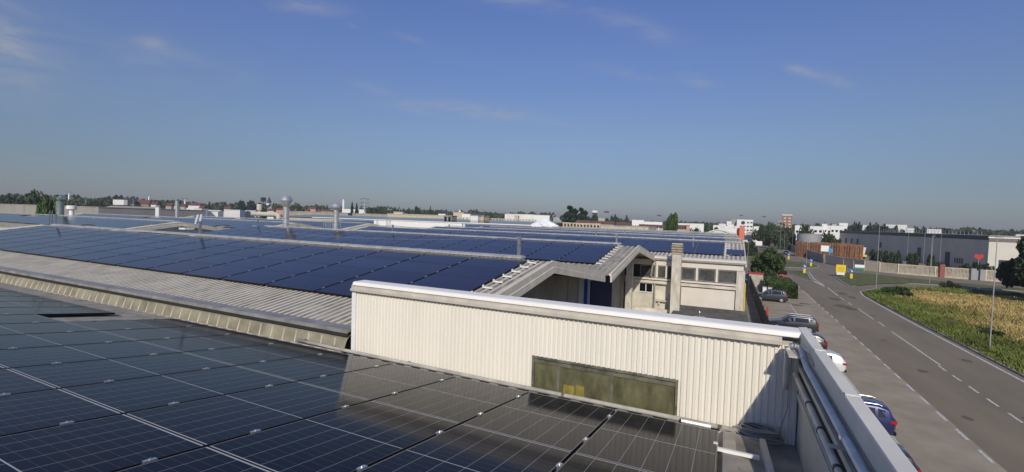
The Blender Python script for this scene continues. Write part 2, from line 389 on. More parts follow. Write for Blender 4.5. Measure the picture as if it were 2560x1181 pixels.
# the field right of the road, with a kerb and an uneven surface
fld = [(20.2, -40), (20.2, 84), (20.35, 91), (21.1, 95.8), (24.2, 101.3), (29.2, 107.4), (36, 111.2), (50, 110.8), (90, 104), (140, 95), (140, -40)]
kb = MB()
for i in range(len(fld)-4):
    a = Vector((*fld[i], 0)); c = Vector((*fld[i+1], 0)); d = (c-a).normalized(); n_ = Vector((d.y, -d.x, 0))*.22
    kb.add([a, c, c+n_, a+n_, a+Vector((0, 0, .13)), c+Vector((0, 0, .13)), c+n_+Vector((0, 0, .13)), a+n_+Vector((0, 0, .13))], [(4, 5, 6, 7), (0, 1, 5, 4), (3, 2, 6, 7)])
struct(kb.build('kerb', M_kerb))
def road_edge(y_):
    for i in range(1, 7):
        (x0, y0), (x1, y1) = fld[i], fld[i+1]
        if y0 <= y_ <= y1: return x0+(x1-x0)*(y_-y0)/(y1-y0)
    return fld[1][0]
def in_field(x, y_):
    if y_ < 84: return x > 20.4
    if y_ > 112: return False
    if y_ > 104 and x > 50: return y_ < 104+(90-x)*.17
    lim = 20.4
    for i in range(1, 8):
        (x0, y0), (x1, y1) = fld[i], fld[i+1]
        if x0 <= x <= x1 and x1 > x0: return y_ < y0+(y1-y0)*(x-x0)/(x1-x0)
    return x > lim and y_ < 111
fb = MB(); fb.add([(x, y_, .135) for x, y_ in [(20.42, -40), (20.42, 84), (20.6, 91), (21.4, 95.6), (24.5, 101.0), (29.4, 107.0), (36, 110.9), (50, 110.5), (90, 103.7), (140, 94.7), (140, -40)]], [tuple(range(11))])
struct(fb.build('field', mat('field_soil', (.17, .145, .05), .95, 0, .3, .3, .3)))
from mathutils import noise as mnoise
def grass(name, count, sel, hgt, mats, label, xs, ys, wid=.05):
    b = MB(); k = 0
    while k < count:
        u = random.random()**1.0
        y_ = ys[0]+(ys[1]-ys[0])*random.random(); x = xs[0]+(xs[1]-xs[0])*random.random()**1.4
        if not in_field(x, y_): k += .05; continue
        s_ = sel(x, y_)
        if s_ is None: k += .05; continue
        h = hgt*(.5+.9*random.random())*s_[1]; b.k = s_[0]
        D = math.hypot(x, y_); w = wid*(.8+D/60)
        for _ in range(3):
            t = random.random()*math.pi; dx, dy = math.cos(t)*w, math.sin(t)*w
            lx, ly = (random.random()-.5)*h*1.5, (random.random()-.5)*h*1.5
            ox, oy = (random.random()-.5)*.7, (random.random()-.5)*.7
            b.add([(x+ox-dx, y_+oy-dy, .12), (x+ox+dx, y_+oy+dy, .12), (x+ox+lx+dx*.2, y_+oy+ly+dy*.2, .12+h), (x+ox+lx-dx*.2, y_+oy+ly-dy*.2, .12+h*.92)], [(0, 1, 2, 3)])
        k += 1
    o = b.build(name, mats); tag(o, label, 'grass', kind='stuff'); return o
def fsel(x, y_):
    d = x-road_edge(min(y_, 111)) if y_ < 112 else 5
    if y_ > 98: d = min(d, (x-24)*.4+ (112-y_)*.35)
    nz_ = mnoise.noise(Vector((x*.09, y_*.06, 0)))*3.5+mnoise.noise(Vector((x*.5, y_*.3, 3)))*1.2
    if y_ > 103 and x > 30: d = 4.4-(y_-103)*.3
    e_ = d+nz_*1.1+random.gauss(0, 1.1)
    if d < 1.0: return (1, .5)
    if e_ < 3.7: return (1, 1.0)
    if e_ < 6.2: return (random.choice((1, 2, 2)), 1.0)
    q_ = mnoise.noise(Vector((x*.16, y_*.11, 9)))
    return ((2 if random.random() < .08+q_*.8 else 0), 1.0+.5*q_)
grass('field_grass', 62000, fsel, .42, [M_straw, M_fresh, M_olive], 'tall dry straw-coloured grass with a green strip along the road kerb', (20.5, 100), (22, 112), .030)

# ------------------------------------------------------------------ corrugated sheets
def corr_roof(b, x0, x1, ya, za, yb, zb, pitch=.23, amp=.028, rib_shade=True):
    n_ = int((x1-x0)/pitch); pat = ((0, 0), (.3, 0), (.45, 1), (.85, 1)); o = len(b.v); cols = []
    for i in range(n_):
        for (u, a) in pat: cols.append((x0+(i+u)*pitch, a*amp))
    cols.append((x1, 0))
    for (x, a) in cols: b.v.append((x, ya, za+a)); b.v.append((x, yb, zb+a))
    for i in range(len(cols)-1): b.f.append((o+2*i, o+2*i+2, o+2*i+3, o+2*i+1)); b.mi.append(b.k+(1 if (rib_shade and i % 4 in (0, 3)) else 0))  # trough and one rib side take the painted shadow tone
SL = .15; AL = math.atan(SL)
RID = 12.2; ZR = 9.28; ZV = ZR-SL*6.1

# ---- near hall (the roof the camera stands over)
near = empty('industrial_hall', 'hall in the foreground with glossy panels on its roof and a cream corrugated parapet', 'building', (0, 0, 0))
def znear(y_): return 8.98-SL*y_
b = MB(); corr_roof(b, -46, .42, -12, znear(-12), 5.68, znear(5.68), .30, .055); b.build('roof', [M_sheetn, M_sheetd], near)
# overlap lips, a dark face painting shade under the rib ends and the gutter lip in front of the wall
b = MB(); b.box(-46, .42, 5.66, 5.675, znear(5.66)-.16, znear(5.66)-.002); b.build('rib_end_shade', M_dark, near)
b = MB(); b.box(-46, .42, 5.735, 5.765, 8.0, 8.135); b.build('gutter_lip', M_trim, near)
b = MB()
for i in range(155):
    x = .29-i*.30
    b.box(x-.012, x+.012, 5.676, 5.734, 8.09, 8.125)
b.build('gutter_straps', M_gutter, near)
b = MB(); b.box(-46, .46, 5.69, 6.02, 7.98, 8.0); b.box(-46, .46, 5.985, 6.02, 8.0, 8.10); b.build('valley_gutter', M_gutter, near)
b = MB(); b.box(.20, .255, 3.0, 5.50, znear(4.2)-.2, znear(4.2)-.19); 
b.add([(.395, -2, znear(-2)+.0), (.45, -2, znear(-2)), (.45, -2, znear(-2)+.07), (.395, -2, znear(-2)+.07), (.395, 5.62, znear(5.62)), (.45, 5.62, znear(5.62)), (.45, 5.62, znear(5.62)+.07), (.395, 5.62, znear(5.62)+.07)], [(0, 1, 2, 3), (7, 6, 5, 4), (3, 2, 6, 7), (0, 3, 7, 4), (1, 5, 6, 2)])
b.build('sheet_edge_angle', M_trim, near)
b = MB(); b.box(.455, .799, -12, 6.09, 7.98, 8.01); b.build('gutter_floor', M_gutter, near)
# curved aged fibreglass strip between gutter and the next roof
prof = [(5.88, 8.02), (5.925, 8.13), (5.97, 8.24), (6.0, 8.30), (6.05, 8.345), (6.12, 8.36)]
b = MB()
for i in range(len(prof)-1):
    (ya, za), (yb, zb) = prof[i], prof[i+1]
    b.quad((-46, ya, za), (-6.0, ya, za), (-6.0, yb, zb), (-46, yb, zb))
b.k = 1
for k in range(121):
    x = -6.22-k*.33
    b.tube([(x-.02*q, y_-.004, z_) for q, (y_, z_) in enumerate(prof[:4])], .013, 4)
b.build('fibreglass_skirt', [M_trans, M_rib], near)
b = MB(); b.box(-46, -6.0, 5.84, 5.87, 8.0, 8.115); b.build('skirt_gutter_lip', M_trim, near)
# the cream parapet wall with its long grimy window
WX0, WX1, WY = -5.95, .79, 6.10
wall = MB()
def corr_wall(b, x0, x1, z0, z1, pitch=.068, amp=.018):
    n_ = int((x1-x0)/pitch); o = len(b.v); c = []
    for i in range(n_):
        for u, a in ((0, 0), (.35, 0), (.5, 1), (.85, 1)): c.append((x0+(x1-x0)*(i+u)/n_, a*amp))
    c.append((x1, 0))
    for x, a in c: b.v.append((x, WY-a, z0)); b.v.append((x, WY-a, z1))
    for i in range(len(c)-1): b.f.append((o+2*i, o+2*i+2, o+2*i+3, o+2*i+1)); b.mi.append(0)
wz0, wz1 = 8.0, 9.158
wx0, wx1, wt = -2.50, -.50, 8.545
corr_wall(wall, WX0+.06, wx0, wz0, wz1); corr_wall(wall, wx1, WX1, wz0, wz1)
corr_wall(wall, wx0, wx1, wt, wz1)
wall.build('corrugated_cladding', M_wall, near)
b = MB(); b.box(WX0, WX1+.2, WY+.03, WY+.20, 5.3, 9.2); b.build('parapet_core', M_mid, near)
b = MB(); b.box(WX0-.03, WX0+.06, WY-.03, WY+.2, 7.96, 9.25); b.build('corner_trim', M_white, near)
w = MB(); w.box(wx0+.03, wx1-.03, WY+.012, WY+.026, 8.02, wt-.03)
win = w.build('window', M_winf, near)
b = MB(); b.box(wx0, wx1, WY-.03, WY+.028, wt-.03, wt); b.box(wx0, wx0+.035, WY-.025, WY+.028, 8.0, wt-.03); b.box(wx1-.03, wx1, WY-.025, WY+.028, 8.0, wt-.03)
b.box(-1.36, -1.32, WY-.004, WY+.022, 8.03, wt-.101); b.box(-2.12, -2.08, WY-.004, WY+.022, 8.03, wt-.101); b.box(wx0+.035, wx1-.03, WY-.004, WY+.022, wt-.10, wt-.031)
b.build('window_frame', mat('mossy_frame', (.17, .165, .12), .8, 0, .3, 6), win)
b = MB(); b.box(-2.02, -1.86, WY+.002, WY+.011, 8.05, 8.20); b.box(-1.84, -1.72, WY+.002, WY+.011, 8.06, 8.22); b.build('yellow_sheet', mat('faded_yellow', (.30, .235, .03), .7, 0, .3, 12, col2=(.17, .15, .04)), win)
# capping: cream drip strip, white sloped top
b = MB(); b.prism([(WY-.065, 9.155), (WY-.085, 9.165), (WY-.085, 9.205), (WY-.055, 9.215), (WY-.055, 9.262), (WY+.22, 9.262), (WY+.22, 9.205), (WY+.03, 9.205), (WY+.025, 9.155)], WX0-.02, .60); b.build('drip_strip', M_trim, near)
b = MB(); b.prism([(WY-.07, 9.265), (WY-.075, 9.272), (WY-.06, 9.318), (WY-.03, 9.328), (WY+.22, 9.328), (WY+.23, 9.265)], WX0+.02, .784)
b.build('wall_capping', M_cap, near, smooth=False)
for x in (-4.6, -2.6, -.6):
    b = MB(); b.prism([(WY-.073, 9.262), (WY-.078, 9.272), (WY-.062, 9.321), (WY-.031, 9.331), (WY+.21, 9.331), (WY+.21, 9.3285), (WY-.03, 9.3285), (WY-.058, 9.318), (WY-.072, 9.272)], x, x+.07); b.build('cap_joint', M_cap, near)
for x in (-5.2, -4.1, -3.2, -2.3, -1.5, -.8, -.2, .35):
    b = MB(); b.lathe([(.007, 9.262), (.007, 9.2655)], x, WY-.062, 6); b.build('cap_screw', M_galv, near)
# right parapet, running back past the camera
b = MB()
b.box(.80, .87, -14, 6.30, .02, 9.20); b.build('side_parapet', M_inner, near)
b = MB(); b.prism([(.782, 9.185), (.782, 9.325), (.788, 9.335), (.868, 9.345), (.88, 9.335), (.88, 9.13), (.872, 9.13), (.872, 9.203), (.79, 9.203), (.79, 9.185)], -14, 6.33, 'y')
b.build('side_capping', M_capg, near)
for y_ in (5.2, 3.9, 2.6):
    b = MB(); b.box(.788, .878, y_, y_+.05, 9.3405, 9.3475); b.build('cap_joint', M_capg, near)
b = MB(); b.box(.62, .75, 5.55, 6.0, 9.150, 9.168); b.build('corner_flashing', M_trim, near)
b = MB()
for zz, dx in ((9.10, .0), (8.95, .0), (8.80, 0), (8.62, 0)):
    b.box(.775, .799, -14, 6.06, zz-.05, zz+.02)
b.build('cladding_rails', M_inner, near)
b = MB(); b.box(.745, .774, -14, 5.8, 8.985, 9.012); b.box(.74, .774, -14, 5.9, 8.765, 8.782); b.build('pale_ledge', M_trim, near)
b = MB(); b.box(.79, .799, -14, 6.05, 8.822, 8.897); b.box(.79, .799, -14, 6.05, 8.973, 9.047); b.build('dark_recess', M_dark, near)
# back wall and ridge of near hall for other viewpoints
b = MB(); b.box(-46, .9, -14.2, -14, 0, 9.2); b.build('wall', M_mid, near)
b = MB(); b.box(-46, -45.8, -13.9, 5.6, 0, 8.2); b.build('wall', M_mid, near)
b = MB(); b.box(-46, .79, 5.69, 6.09, 0, 7.97); b.build('lower_wall', M_mid, near)

# pipes and fittings
p = empty('drain_pipe', 'grey pipe lying along the foot of the cream corrugated wall', 'pipe')
b = MB(); b.tube([(-7.1, 5.86, 8.17), (-6.0, 5.87, 8.15), (-3, 5.88, 8.135), (.22, 5.90, 8.125)], .029, 10); b.build('pipe', mat('aged_grey_pipe', (.46, .44, .385), .7, 0, .18, 4), p, smooth=True)
for x, z_ in ((-6.9, 8.168), (-6.2, 8.154), (-4.55, 8.143), (-1.95, 8.132), (.0, 8.126)): b = MB(); b.tube([(x-.02, 5.885, z_), (x+.02, 5.885, z_)], .034, 10); b.build('coupling', M_rust, p)
p = empty('conduit', 'upper grey conduit with an elbow, running inside the right parapet and turning into the corner', 'pipe')
b = MB(); b.tube([(.635, 5.86, 8.72), (.635, 5.86, 9.15), (.642, 5.86, 9.185), (.66, 5.86, 9.205), (.72, 5.84, 9.215), (.745, 5.80, 9.21), (.752, 5.70, 9.20), (.742, 5.5, 9.175), (.735, 5.2, 9.155), (.73, -6, 9.14)], .027, 10)
b.build('pipe', M_pipe, p, smooth=True)
for a_, c_ in (((.635, 5.86, 9.11), (.635, 5.86, 9.14)), ((.665, 5.858, 9.206), (.68, 5.855, 9.209)), ((.742, 5.5, 9.175), (.740, 5.45, 9.173)), ((.734, 3.6, 9.148), (.734, 3.54, 9.148))): b = MB(); b.tube([a_, c_], .032, 10); b.build('coupling', M_galv, p)
p = empty('conduit', 'lower grey conduit with black joint rings below the parapet capping', 'pipe')
b = MB(); b.tube([(.735, 5.95, 8.875), (.735, -6, 8.865)], .026, 10); b.build('pipe', M_pipe, p, smooth=True)
for y_ in (5.0, 4.4, 3.75, 3.0): b = MB(); b.tube([(.735, y_, 8.872), (.735, y_-.03, 8.872)], .032, 10); b.build('joint_ring', M_frame, p)
b = MB(); b.box(.66, .778, 3.62, 3.66, 9.055, 9.068); tag(b.build('strap_bracket', M_trim), 'pale strap bracket holding the parapet conduits', 'bracket')
c = MB(); c.tube([(.70, 5.83, 9.245), (.74, 5.6, 9.275), (.765, 5.3, 9.262), (.775, 5.1, 9.21)], .006, 6); c.tube([(.68, 5.82, 9.19), (.67, 5.84, 8.9), (.665, 5.85, 8.5), (.62, 5.87, 8.3), (.52, 5.9, 8.10)], .006, 6)
tag(c.build('loose_cable', M_cable), 'loose thin cable looping over the elbow of the conduit', 'cable')
c = MB()
for i in range(13):
    rr = .13+.010*i+random.uniform(-.006, .006); pts = []
    cx_, cy_ = .40+random.uniform(-.015, .015), 5.93+random.uniform(-.01, .01)
    for k in range(33):
        t = 2*math.pi*k/32; pts.append((cx_+rr*math.cos(t), cy_+rr*.62*math.sin(t), 8.10+.012*(i % 5)+.03*math.sin(t+i)+.06*(1-abs(i-6)/6)))
    c.tube(pts, .009, 6, False)
tag(c.build('cable_coil', M_cable, smooth=True), 'coil of grey cable lying in the corner of the wall and parapet', 'cable')
b = MB()
for x in (.0, .12):
    b.prism([(5.72, 8.06), (5.72, 8.10), (5.80, 8.15), (5.88, 8.10), (5.88, 8.06), (5.80, 8.11)], x, x+.05)
tag(b.build('pipe_bracket', M_gutter), 'pair of bent metal brackets beside the cable coil', 'bracket')
b = MB(); b.tube([(-.42, 5.78, 8.16), (-.1, 5.79, 8.155)], .028, 8)
for i in range(5): b.tube([(-.42+i*.012, 5.78, 8.16), (-.414+i*.012, 5.78, 8.16)], .04, 8); b.tube([(-.15+i*.012, 5.79, 8.156), (-.144+i*.012, 5.79, 8.156)], .04, 8)
tag(b.build('expansion_joint', M_alu), 'shiny metal hose joint lying at the foot of the wall', 'pipe fitting')
b = MB()
for i in range(9):
    x = -8.3+i*.09; y_ = 5.74+random.uniform(-.04, .04); s_ = random.uniform(.02, .05)
    b.add([(x-s_, y_, 8.06), (x, y_-s_, 8.06), (x+s_, y_, 8.06), (x, y_+s_, 8.06), (x, y_, 8.06+s_*1.9)], [(0, 1, 4), (1, 2, 4), (2, 3, 4), (3, 0, 4), (3, 2, 1, 0)])
tag(b.build('rubbish_heap', [M_plastic]), 'small heap of white and dark scraps in the gutter', 'rubbish')

# ------------------------------------------------------------------ solar panels
lam = MB(); lam.box(.006, PW-.006, .004, PL-.004, .004, .033)
fr = MB()
for (a0, a1, b0, b1) in ((0, PW, 0, .004), (0, PW, PL-.004, PL), (0, .006, .0041, PL-.0041), (PW-.006, PW, .0041, PL-.0041)): fr.box(a0, a1, b0, b1, 0, .035)
protoN = lam.build('solar_panel', M_cellN); fr.build('frame', M_frame, protoN)
lam = MB(); lam.box(.008, PL-.008, .005, PW-.005, .004, .033)
fr = MB()
for (a0, a1, b0, b1) in ((0, PL, 0, .005), (0, PL, PW-.005, PW), (0, .008, .0051, PW-.0051), (PL-.008, PL, .0051, PW-.0051)): fr.box(a0, a1, b0, b1, 0, .035)
protoF = lam.build('solar_panel', M_cellF); fr.build('frame', M_frame, protoF)
def clampm(lx, ly):
    c = MB(); c.box(-lx/2, lx/2, -ly/2, ly/2, .036, .046); c.box(-.009, .009, -ly/2, ly/2, .0, .0359); c.lathe([(.008, .0461), (.008, .054), (.003, .054)], 0, 0, 8); return c
cN = clampm(.034, .075)
for yy in (.38, 1.34):
    o = cN.build('clamp', M_alu, protoN); o.location = (-.0125, yy, 0)
cF = clampm(.034, .075)
for yy in (.25, .83):
    o = cF.build('clamp', M_alu, protoF); o.location = (-.02, yy, 0)
used = {}
count_ind = 0
def put_panel(proto, x, y, z, tilt, label, group):
    global count_ind
    if proto.name not in used: o = proto; used[proto.name] = 1
    else: o = copy_tree(proto)
    o.location = (x, y, z); o.rotation_euler = (tilt, 0, 0)
    tag(o, label, 'solar panel', group); count_ind += 1
    return o
# near array: gap lines at X = -1.115 k, rows ending at Y = 5.27
PX = 1.115; PY = 1.706*math.cos(AL)
for k in range(19):
    for r in range(3):
        if k == 9 and r == 0: continue
        y0 = 5.38-(r+1)*PY
        if r == 2 and k < 1: continue
        if k >= 10: y0 -= .5
        put_panel(protoN, -PX*(k+1)+.0125, y0, 9.10-SL*y0-.035, -AL, 'dark framed solar panel in the tilted foreground array, pale cell lines showing', 'foreground solar panels')
far_stuff = MB()
def far_row(k, x0, x1, label, group, ind=True, skip=(), rows=4, ystart=1.52):
    """panels on the near slope of the roof bay with ridge k"""
    n_ = int(round((x1-x0)/1.752)); yb = RID*k-6.1; z0 = ZV+.075
    for i in range(n_):
        xx = x1-(i+1)*1.752+.026
        for r in range(rows):
            if (i, r) in skip: continue
            yy = ystart+r*1.0935*math.cos(AL); zz = z0+SL*yy
            if ind: put_panel(protoF, xx, yb+yy, zz, AL, label, group)
            else:
                o = len(far_stuff.v); c_, s_ = math.cos(AL), math.sin(AL)
                for (u, v, ww) in ((.0, .0, .0), (PL, 0, 0), (PL, PW, 0), (0, PW, 0), (0, 0, .035), (PL, 0, .035), (PL, PW, .035), (0, PW, .035)):
                    far_stuff.v.append((xx+u, yb+yy+v*c_-ww*s_, zz+v*s_+ww*c_))
                for f in ((4, 5, 6, 7), (0, 1, 5, 4), (1, 2, 6, 5), (2, 3, 7, 6), (3, 0, 4, 7)): far_stuff.f.append(tuple(o+q for q in f)); far_stuff.mi.append(0 if f[0] == 4 else 1)
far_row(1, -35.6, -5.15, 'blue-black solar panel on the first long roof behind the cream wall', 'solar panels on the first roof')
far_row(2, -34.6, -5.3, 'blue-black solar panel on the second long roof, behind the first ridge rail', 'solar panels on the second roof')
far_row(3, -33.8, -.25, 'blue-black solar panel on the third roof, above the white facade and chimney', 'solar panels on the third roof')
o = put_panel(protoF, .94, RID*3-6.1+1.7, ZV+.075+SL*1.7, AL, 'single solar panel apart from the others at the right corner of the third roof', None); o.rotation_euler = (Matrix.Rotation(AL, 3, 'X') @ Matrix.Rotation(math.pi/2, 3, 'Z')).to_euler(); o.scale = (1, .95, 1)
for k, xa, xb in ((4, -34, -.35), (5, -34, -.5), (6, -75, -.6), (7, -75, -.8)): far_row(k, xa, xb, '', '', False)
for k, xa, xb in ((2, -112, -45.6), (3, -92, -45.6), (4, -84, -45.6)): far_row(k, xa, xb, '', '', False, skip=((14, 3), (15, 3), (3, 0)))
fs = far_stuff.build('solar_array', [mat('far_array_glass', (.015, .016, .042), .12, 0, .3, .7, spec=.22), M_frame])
tag(fs, 'field of blue-black solar panels covering the farthest roofs', 'solar panels', kind='stuff')

# mounting rails sticking out at array edges
rl = MB(); rl.box(-.10, .30, -.025, .025, 0, .03); rl.box(-.10, -.06, -.03, .03, .0301, .07)
rail0 = None
def rail(x, y, z, tilt, label, group):
    global rail0
    if rail0 is None: rail0 = rl.build('mounting_rail', M_white); o = rail0
    else: o = rail0.copy(); COL.objects.link(o)
    o.location = (x, y, z); o.rotation_euler = (tilt, 0, 0); o.scale = (1 if 'foreground' in label else .62, 1, 1); tag(o, label, 'mounting rail', group)
for y_ in (4.88, 3.95, 3.15): rail(.05, y_, znear(y_)+.055, -AL, 'short white rail sticking out from the right edge of the foreground array', 'white rails at the foreground array edge')
for i in range(9): yy = 1.62+i*.52; rail(-5.05, 6.1+yy, ZV+.06+SL*yy, AL, 'short white rail sticking out beside the first roof array', 'white rails on the first roof verge')
for i in range(9): yy = 1.62+i*.52; rail(-5.2, 18.3+yy, ZV+.06+SL*yy, AL, 'short white rail sticking out beside the second roof array', 'white rails on the second roof verge')
for i in range(8): yy = 1.62+i*.56; rail(-.15, 30.5+yy, ZV+.06+SL*yy, AL, 'short white rail at the right end of the third roof array', 'white rails on the third roof')

# ------------------------------------------------------------------ main factory
fac = empty('factory', 'long factory of parallel low gabled roofs covered in solar panels beyond the cream wall', 'building')
bays = {1: (-35.9, -4.45), 2: (-34.7, -4.2), 3: (-34.1, 1.0), 4: (-34.1, 1.0), 5: (-34.1, 1.0), 6: (-76, 1.0), 7: (-76, 1.0)}
for k, (xa, xb) in bays.items():
    yr = RID*k; b = MB(); first = .0 if k > 1 else .22
    pc = .18 if k == 1 else .25
    corr_roof(b, xa, xb, yr-6.1+first, ZV+SL*first, yr, ZR, pc, .04 if k == 1 else .035)
    corr_roof(b, xa, xb, yr, ZR, yr+6.1, ZV, .23, .03)
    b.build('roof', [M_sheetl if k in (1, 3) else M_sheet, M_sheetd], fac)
    b = MB(); xe = xb-(.0 if k > 2 else .95); b.prism([(yr-.16, ZR+.10), (yr-.16, ZR+.155), (yr, ZR+.185), (yr+.16, ZR+.155), (yr+.16, ZR+.10)], xa+1.5, xe)
    b.build('ridge_capping', M_ridge, fac)
    # verges left and right, folded metal with a two step fascia
    for xs, sgn in ((xa, -1), (xb, 1)):
        b = MB()
        wv = .13
        def prof(y_, zt):   # returns ring
            xo = xs; xi = xs-sgn*wv
            return [(xi, y_, zt+.04), (xi+sgn*.05, y_, zt+.10), (xo, y_, zt+.10), (xo, y_, zt-.07), (xo+sgn*.015, y_, zt-.08), (xo+sgn*.015, y_, zt-.26), (xo-sgn*.05, y_, zt-.26), (xo-sgn*.05, y_, zt-.02)]
        rings = [prof(yr-6.1+first, ZV+SL*first), prof(yr, ZR), prof(yr+6.1-(.02), ZV)]
        for i in range(2):
            A, Bq = rings[i], rings[i+1]
            for j in range(8): b.quad(A[j], A[(j+1) % 8], Bq[(j+1) % 8], Bq[j])
        b.add(rings[0], [tuple(range(8))]); b.add(rings[2], [tuple(range(8))])
        b.build('verge_trim', M_verge, fac)
for k in range(1, 8):   # valley gutters
    b = MB(); xa = max(bays[k][0], bays.get(k+1, bays[k])[0]); xb = min(bays[k][1], bays.get(k+1, bays[k])[1])-.1
    b.box(xa, xb, RID*k+6.1-.18, RID*k+6.1+.18, ZV-.10, ZV-.03); b.build('valley_gutter', M_gutter, fac)
# front eave of bay 1: gutter edge and a dark strip painting the shade beneath
b = MB(); b.prism([(5.99, 8.405), (5.99, 8.462), (6.02, 8.468), (6.33, 8.45), (6.40, 8.40), (6.02, 8.42)], -45, -6.0); b.build('eave_gutter', M_gutter, fac)
b = MB(); b.box(-45, -6.0, 5.975, 6.03, 8.352, 8.404); b.build('eave_shade_strip', M_dark, fac)
# end walls
b = MB()
b.prism([(6.5, 0.02), (6.5, ZV-.06), (12.2, ZR-.30), (17.9, ZV-.12), (17.9, .02)], -6.05, -5.9); b.build('end_wall', M_grey, fac)
b = MB(); b.prism([(18.4, .02), (18.4, ZV-.16), (24.4, ZR-.30), (30.05, ZV-.12), (30.05, .02)], -6.2, -6.05); b.build('end_wall', M_grey, fac)
for xx in (-33.0,):
    for k in (1, 2, 3, 4, 5):
        yr = RID*k; b = MB(); b.prism([(yr-6.0, .02), (yr-6.0, ZV-.1), (yr, ZR-.15), (yr+6.0, ZV-.1), (yr+6.0, .02)], xx-.1, xx+.1); b.build('end_wall', M_mid, fac)
for k in (3, 4, 5, 6, 7):
    yr = RID*k; b = MB(); b.prism([(yr-5.78, .02), (yr-5.78, ZV-.1), (yr, ZR-.15), (yr+6.09, ZV-.1), (yr+6.09, .02)], .45, .65); b.build('end_wall', M_fac, fac)
b = MB(); b.box(-35.5, -6.0, 6.45, 6.6, .02, 8.3); b.box(-75, .6, 91.3, 91.45, .02, 8.3); b.build('wall', M_mid, fac)
b = MB(); b.box(-6.045, -6.0, 21.9, 26.4, 3.5, 7.6); d_ = b.build('shutter_door', M_navy, fac)
b = MB(); b.box(-5.72, -5.35, 28.9, 29.3, .02, 8.1); b.build('concrete_pillar', M_stain, fac)
# white facade of the third bay (above the low annexe roof)
FY = 30.2
def fx(px, py): return atY(px, py, FY)
b = MB(); b.box(-6.04, .65, FY+.12, FY+.3, .02, 8.27); b.build('facade_wall', M_fac, fac)
b = MB(); b.prism([(FY-.22, 8.36), (FY-.22, 8.44), (FY-.12, 8.475), (FY+.42, 8.50), (FY+.42, 8.40), (FY-.1, 8.36)], -4.25, .95); b.build('eave_edge', M_facl, fac)
b = MB(); b.prism([(FY-.20, 8.26), (FY-.20, 8.355), (FY+.1, 8.355), (FY+.1, 8.26)], -4.2, .9); b.build('eave_gutter', M_gutter, fac)
b = MB(); b.box(-6.04, .86, FY-.06, FY+.118, 7.90, 8.255); b.build('lintel_beam', M_facl, fac)
gl = [(1600, 1639), (1644, 1665), (1668, 1682), (1704, 1738), (1746, 1788), (1796, 1848)]
zt_, zb_ = 7.86, 7.12
b = MB(); b.box(-6.04, .49, FY+.05, FY+.10, zb_-.02, 7.899); b.build('window_recess', M_dark, fac)
for (a, c_) in gl:
    xa, xb = fx(a, 685).x, fx(c_, 685).x
    b = MB(); b.box(xa+.03, xb-.03, FY+.015, FY+.03, zb_+.03, zt_-.03); wn = b.build('window', M_glassd, fac)
    b = MB()
    for (u0, u1, v0, v1) in ((xa, xb, zt_-.03, zt_), (xa, xb, zb_, zb_+.03), (xa, xa+.03, zb_+.03, zt_-.03), (xb-.03, xb, zb_+.03, zt_-.03)): b.box(u0, u1, FY-.01, FY+.04, v0, v1)
    b.build('window_frame', M_gutter, wn)
for px in (1642, 1666, 1742, 1792):
    x = fx(px, 690).x; b = MB(); b.box(x-.06, x+.06, FY-.05, FY+.048, zb_, zt_+.038); b.build('window_mullion', M_facl, fac)
b = MB(); b.box(-6.04, .49, FY-.22, FY+.118, 6.98, 7.08); b.build('window_ledge', M_facl, fac)
b = MB(); b.box(-6.04, .49, FY-.12, FY+.118, 6.74, 6.93); b.build('lower_ledge', M_fac, fac)
b = MB(); b.box(-2.55, .45, FY-.02, FY+.118, 5.45, 6.66); b.build('blank_panel', M_facl, fac)
b = MB(); b.box(.50, .95, FY-.10, FY+.6, 4.9, 7.88); b.build('corner_pillar', M_stain, fac)
b = MB(); b.tube([(.97, FY-.12, 7.2), (.97, FY-.12, 4.9)], .035, 8); b.build('gas_pipe', M_yel, fac)
xa, xb = fx(1597, 720).x, fx(1632, 720).x
b = MB(); b.box(xa+.03, xb-.03, FY+.07, FY+.10, 6.15, 6.66); wn = b.build('window', M_glassb, fac)
b = MB(); mx_ = (xa+xb)/2
for (u0, u1, v0, v1) in ((xa, xb, 6.66, 6.70), (xa, xb, 6.10, 6.15), (xa, xa+.04, 6.15, 6.66), (xb-.04, xb, 6.15, 6.66), (mx_-.02, mx_+.02, 6.15, 6.66)): b.box(u0, u1, FY+.04, FY+.117, v0, v1)
b.build('window_frame', M_white, wn)
b = MB(); b.tube([(-4.15, FY-.05, 8.2), (-4.15, FY-.05, 5.0)], .05, 8); b.tube([(-4.25, FY-.2, 8.25), (-4.38, FY-.25, 7.2)], .06, 8); b.build('downpipe', M_gutter, fac)
b = MB(); b.box(-4.0, -3.0, FY-.10, FY+.11, 5.62, 5.72); b.box(-3.9, -3.8, FY-.02, FY+.11, 5.40, 5.62); b.box(-3.25, -3.15, FY-.02, FY+.11, 5.40, 5.62); b.build('pipe_shelf', M_trim, fac)
b = MB(); b.box(.66, .80, FY+.0, FY+.04, 7.45, 7.6); b.build('camera_plate', M_white, fac)
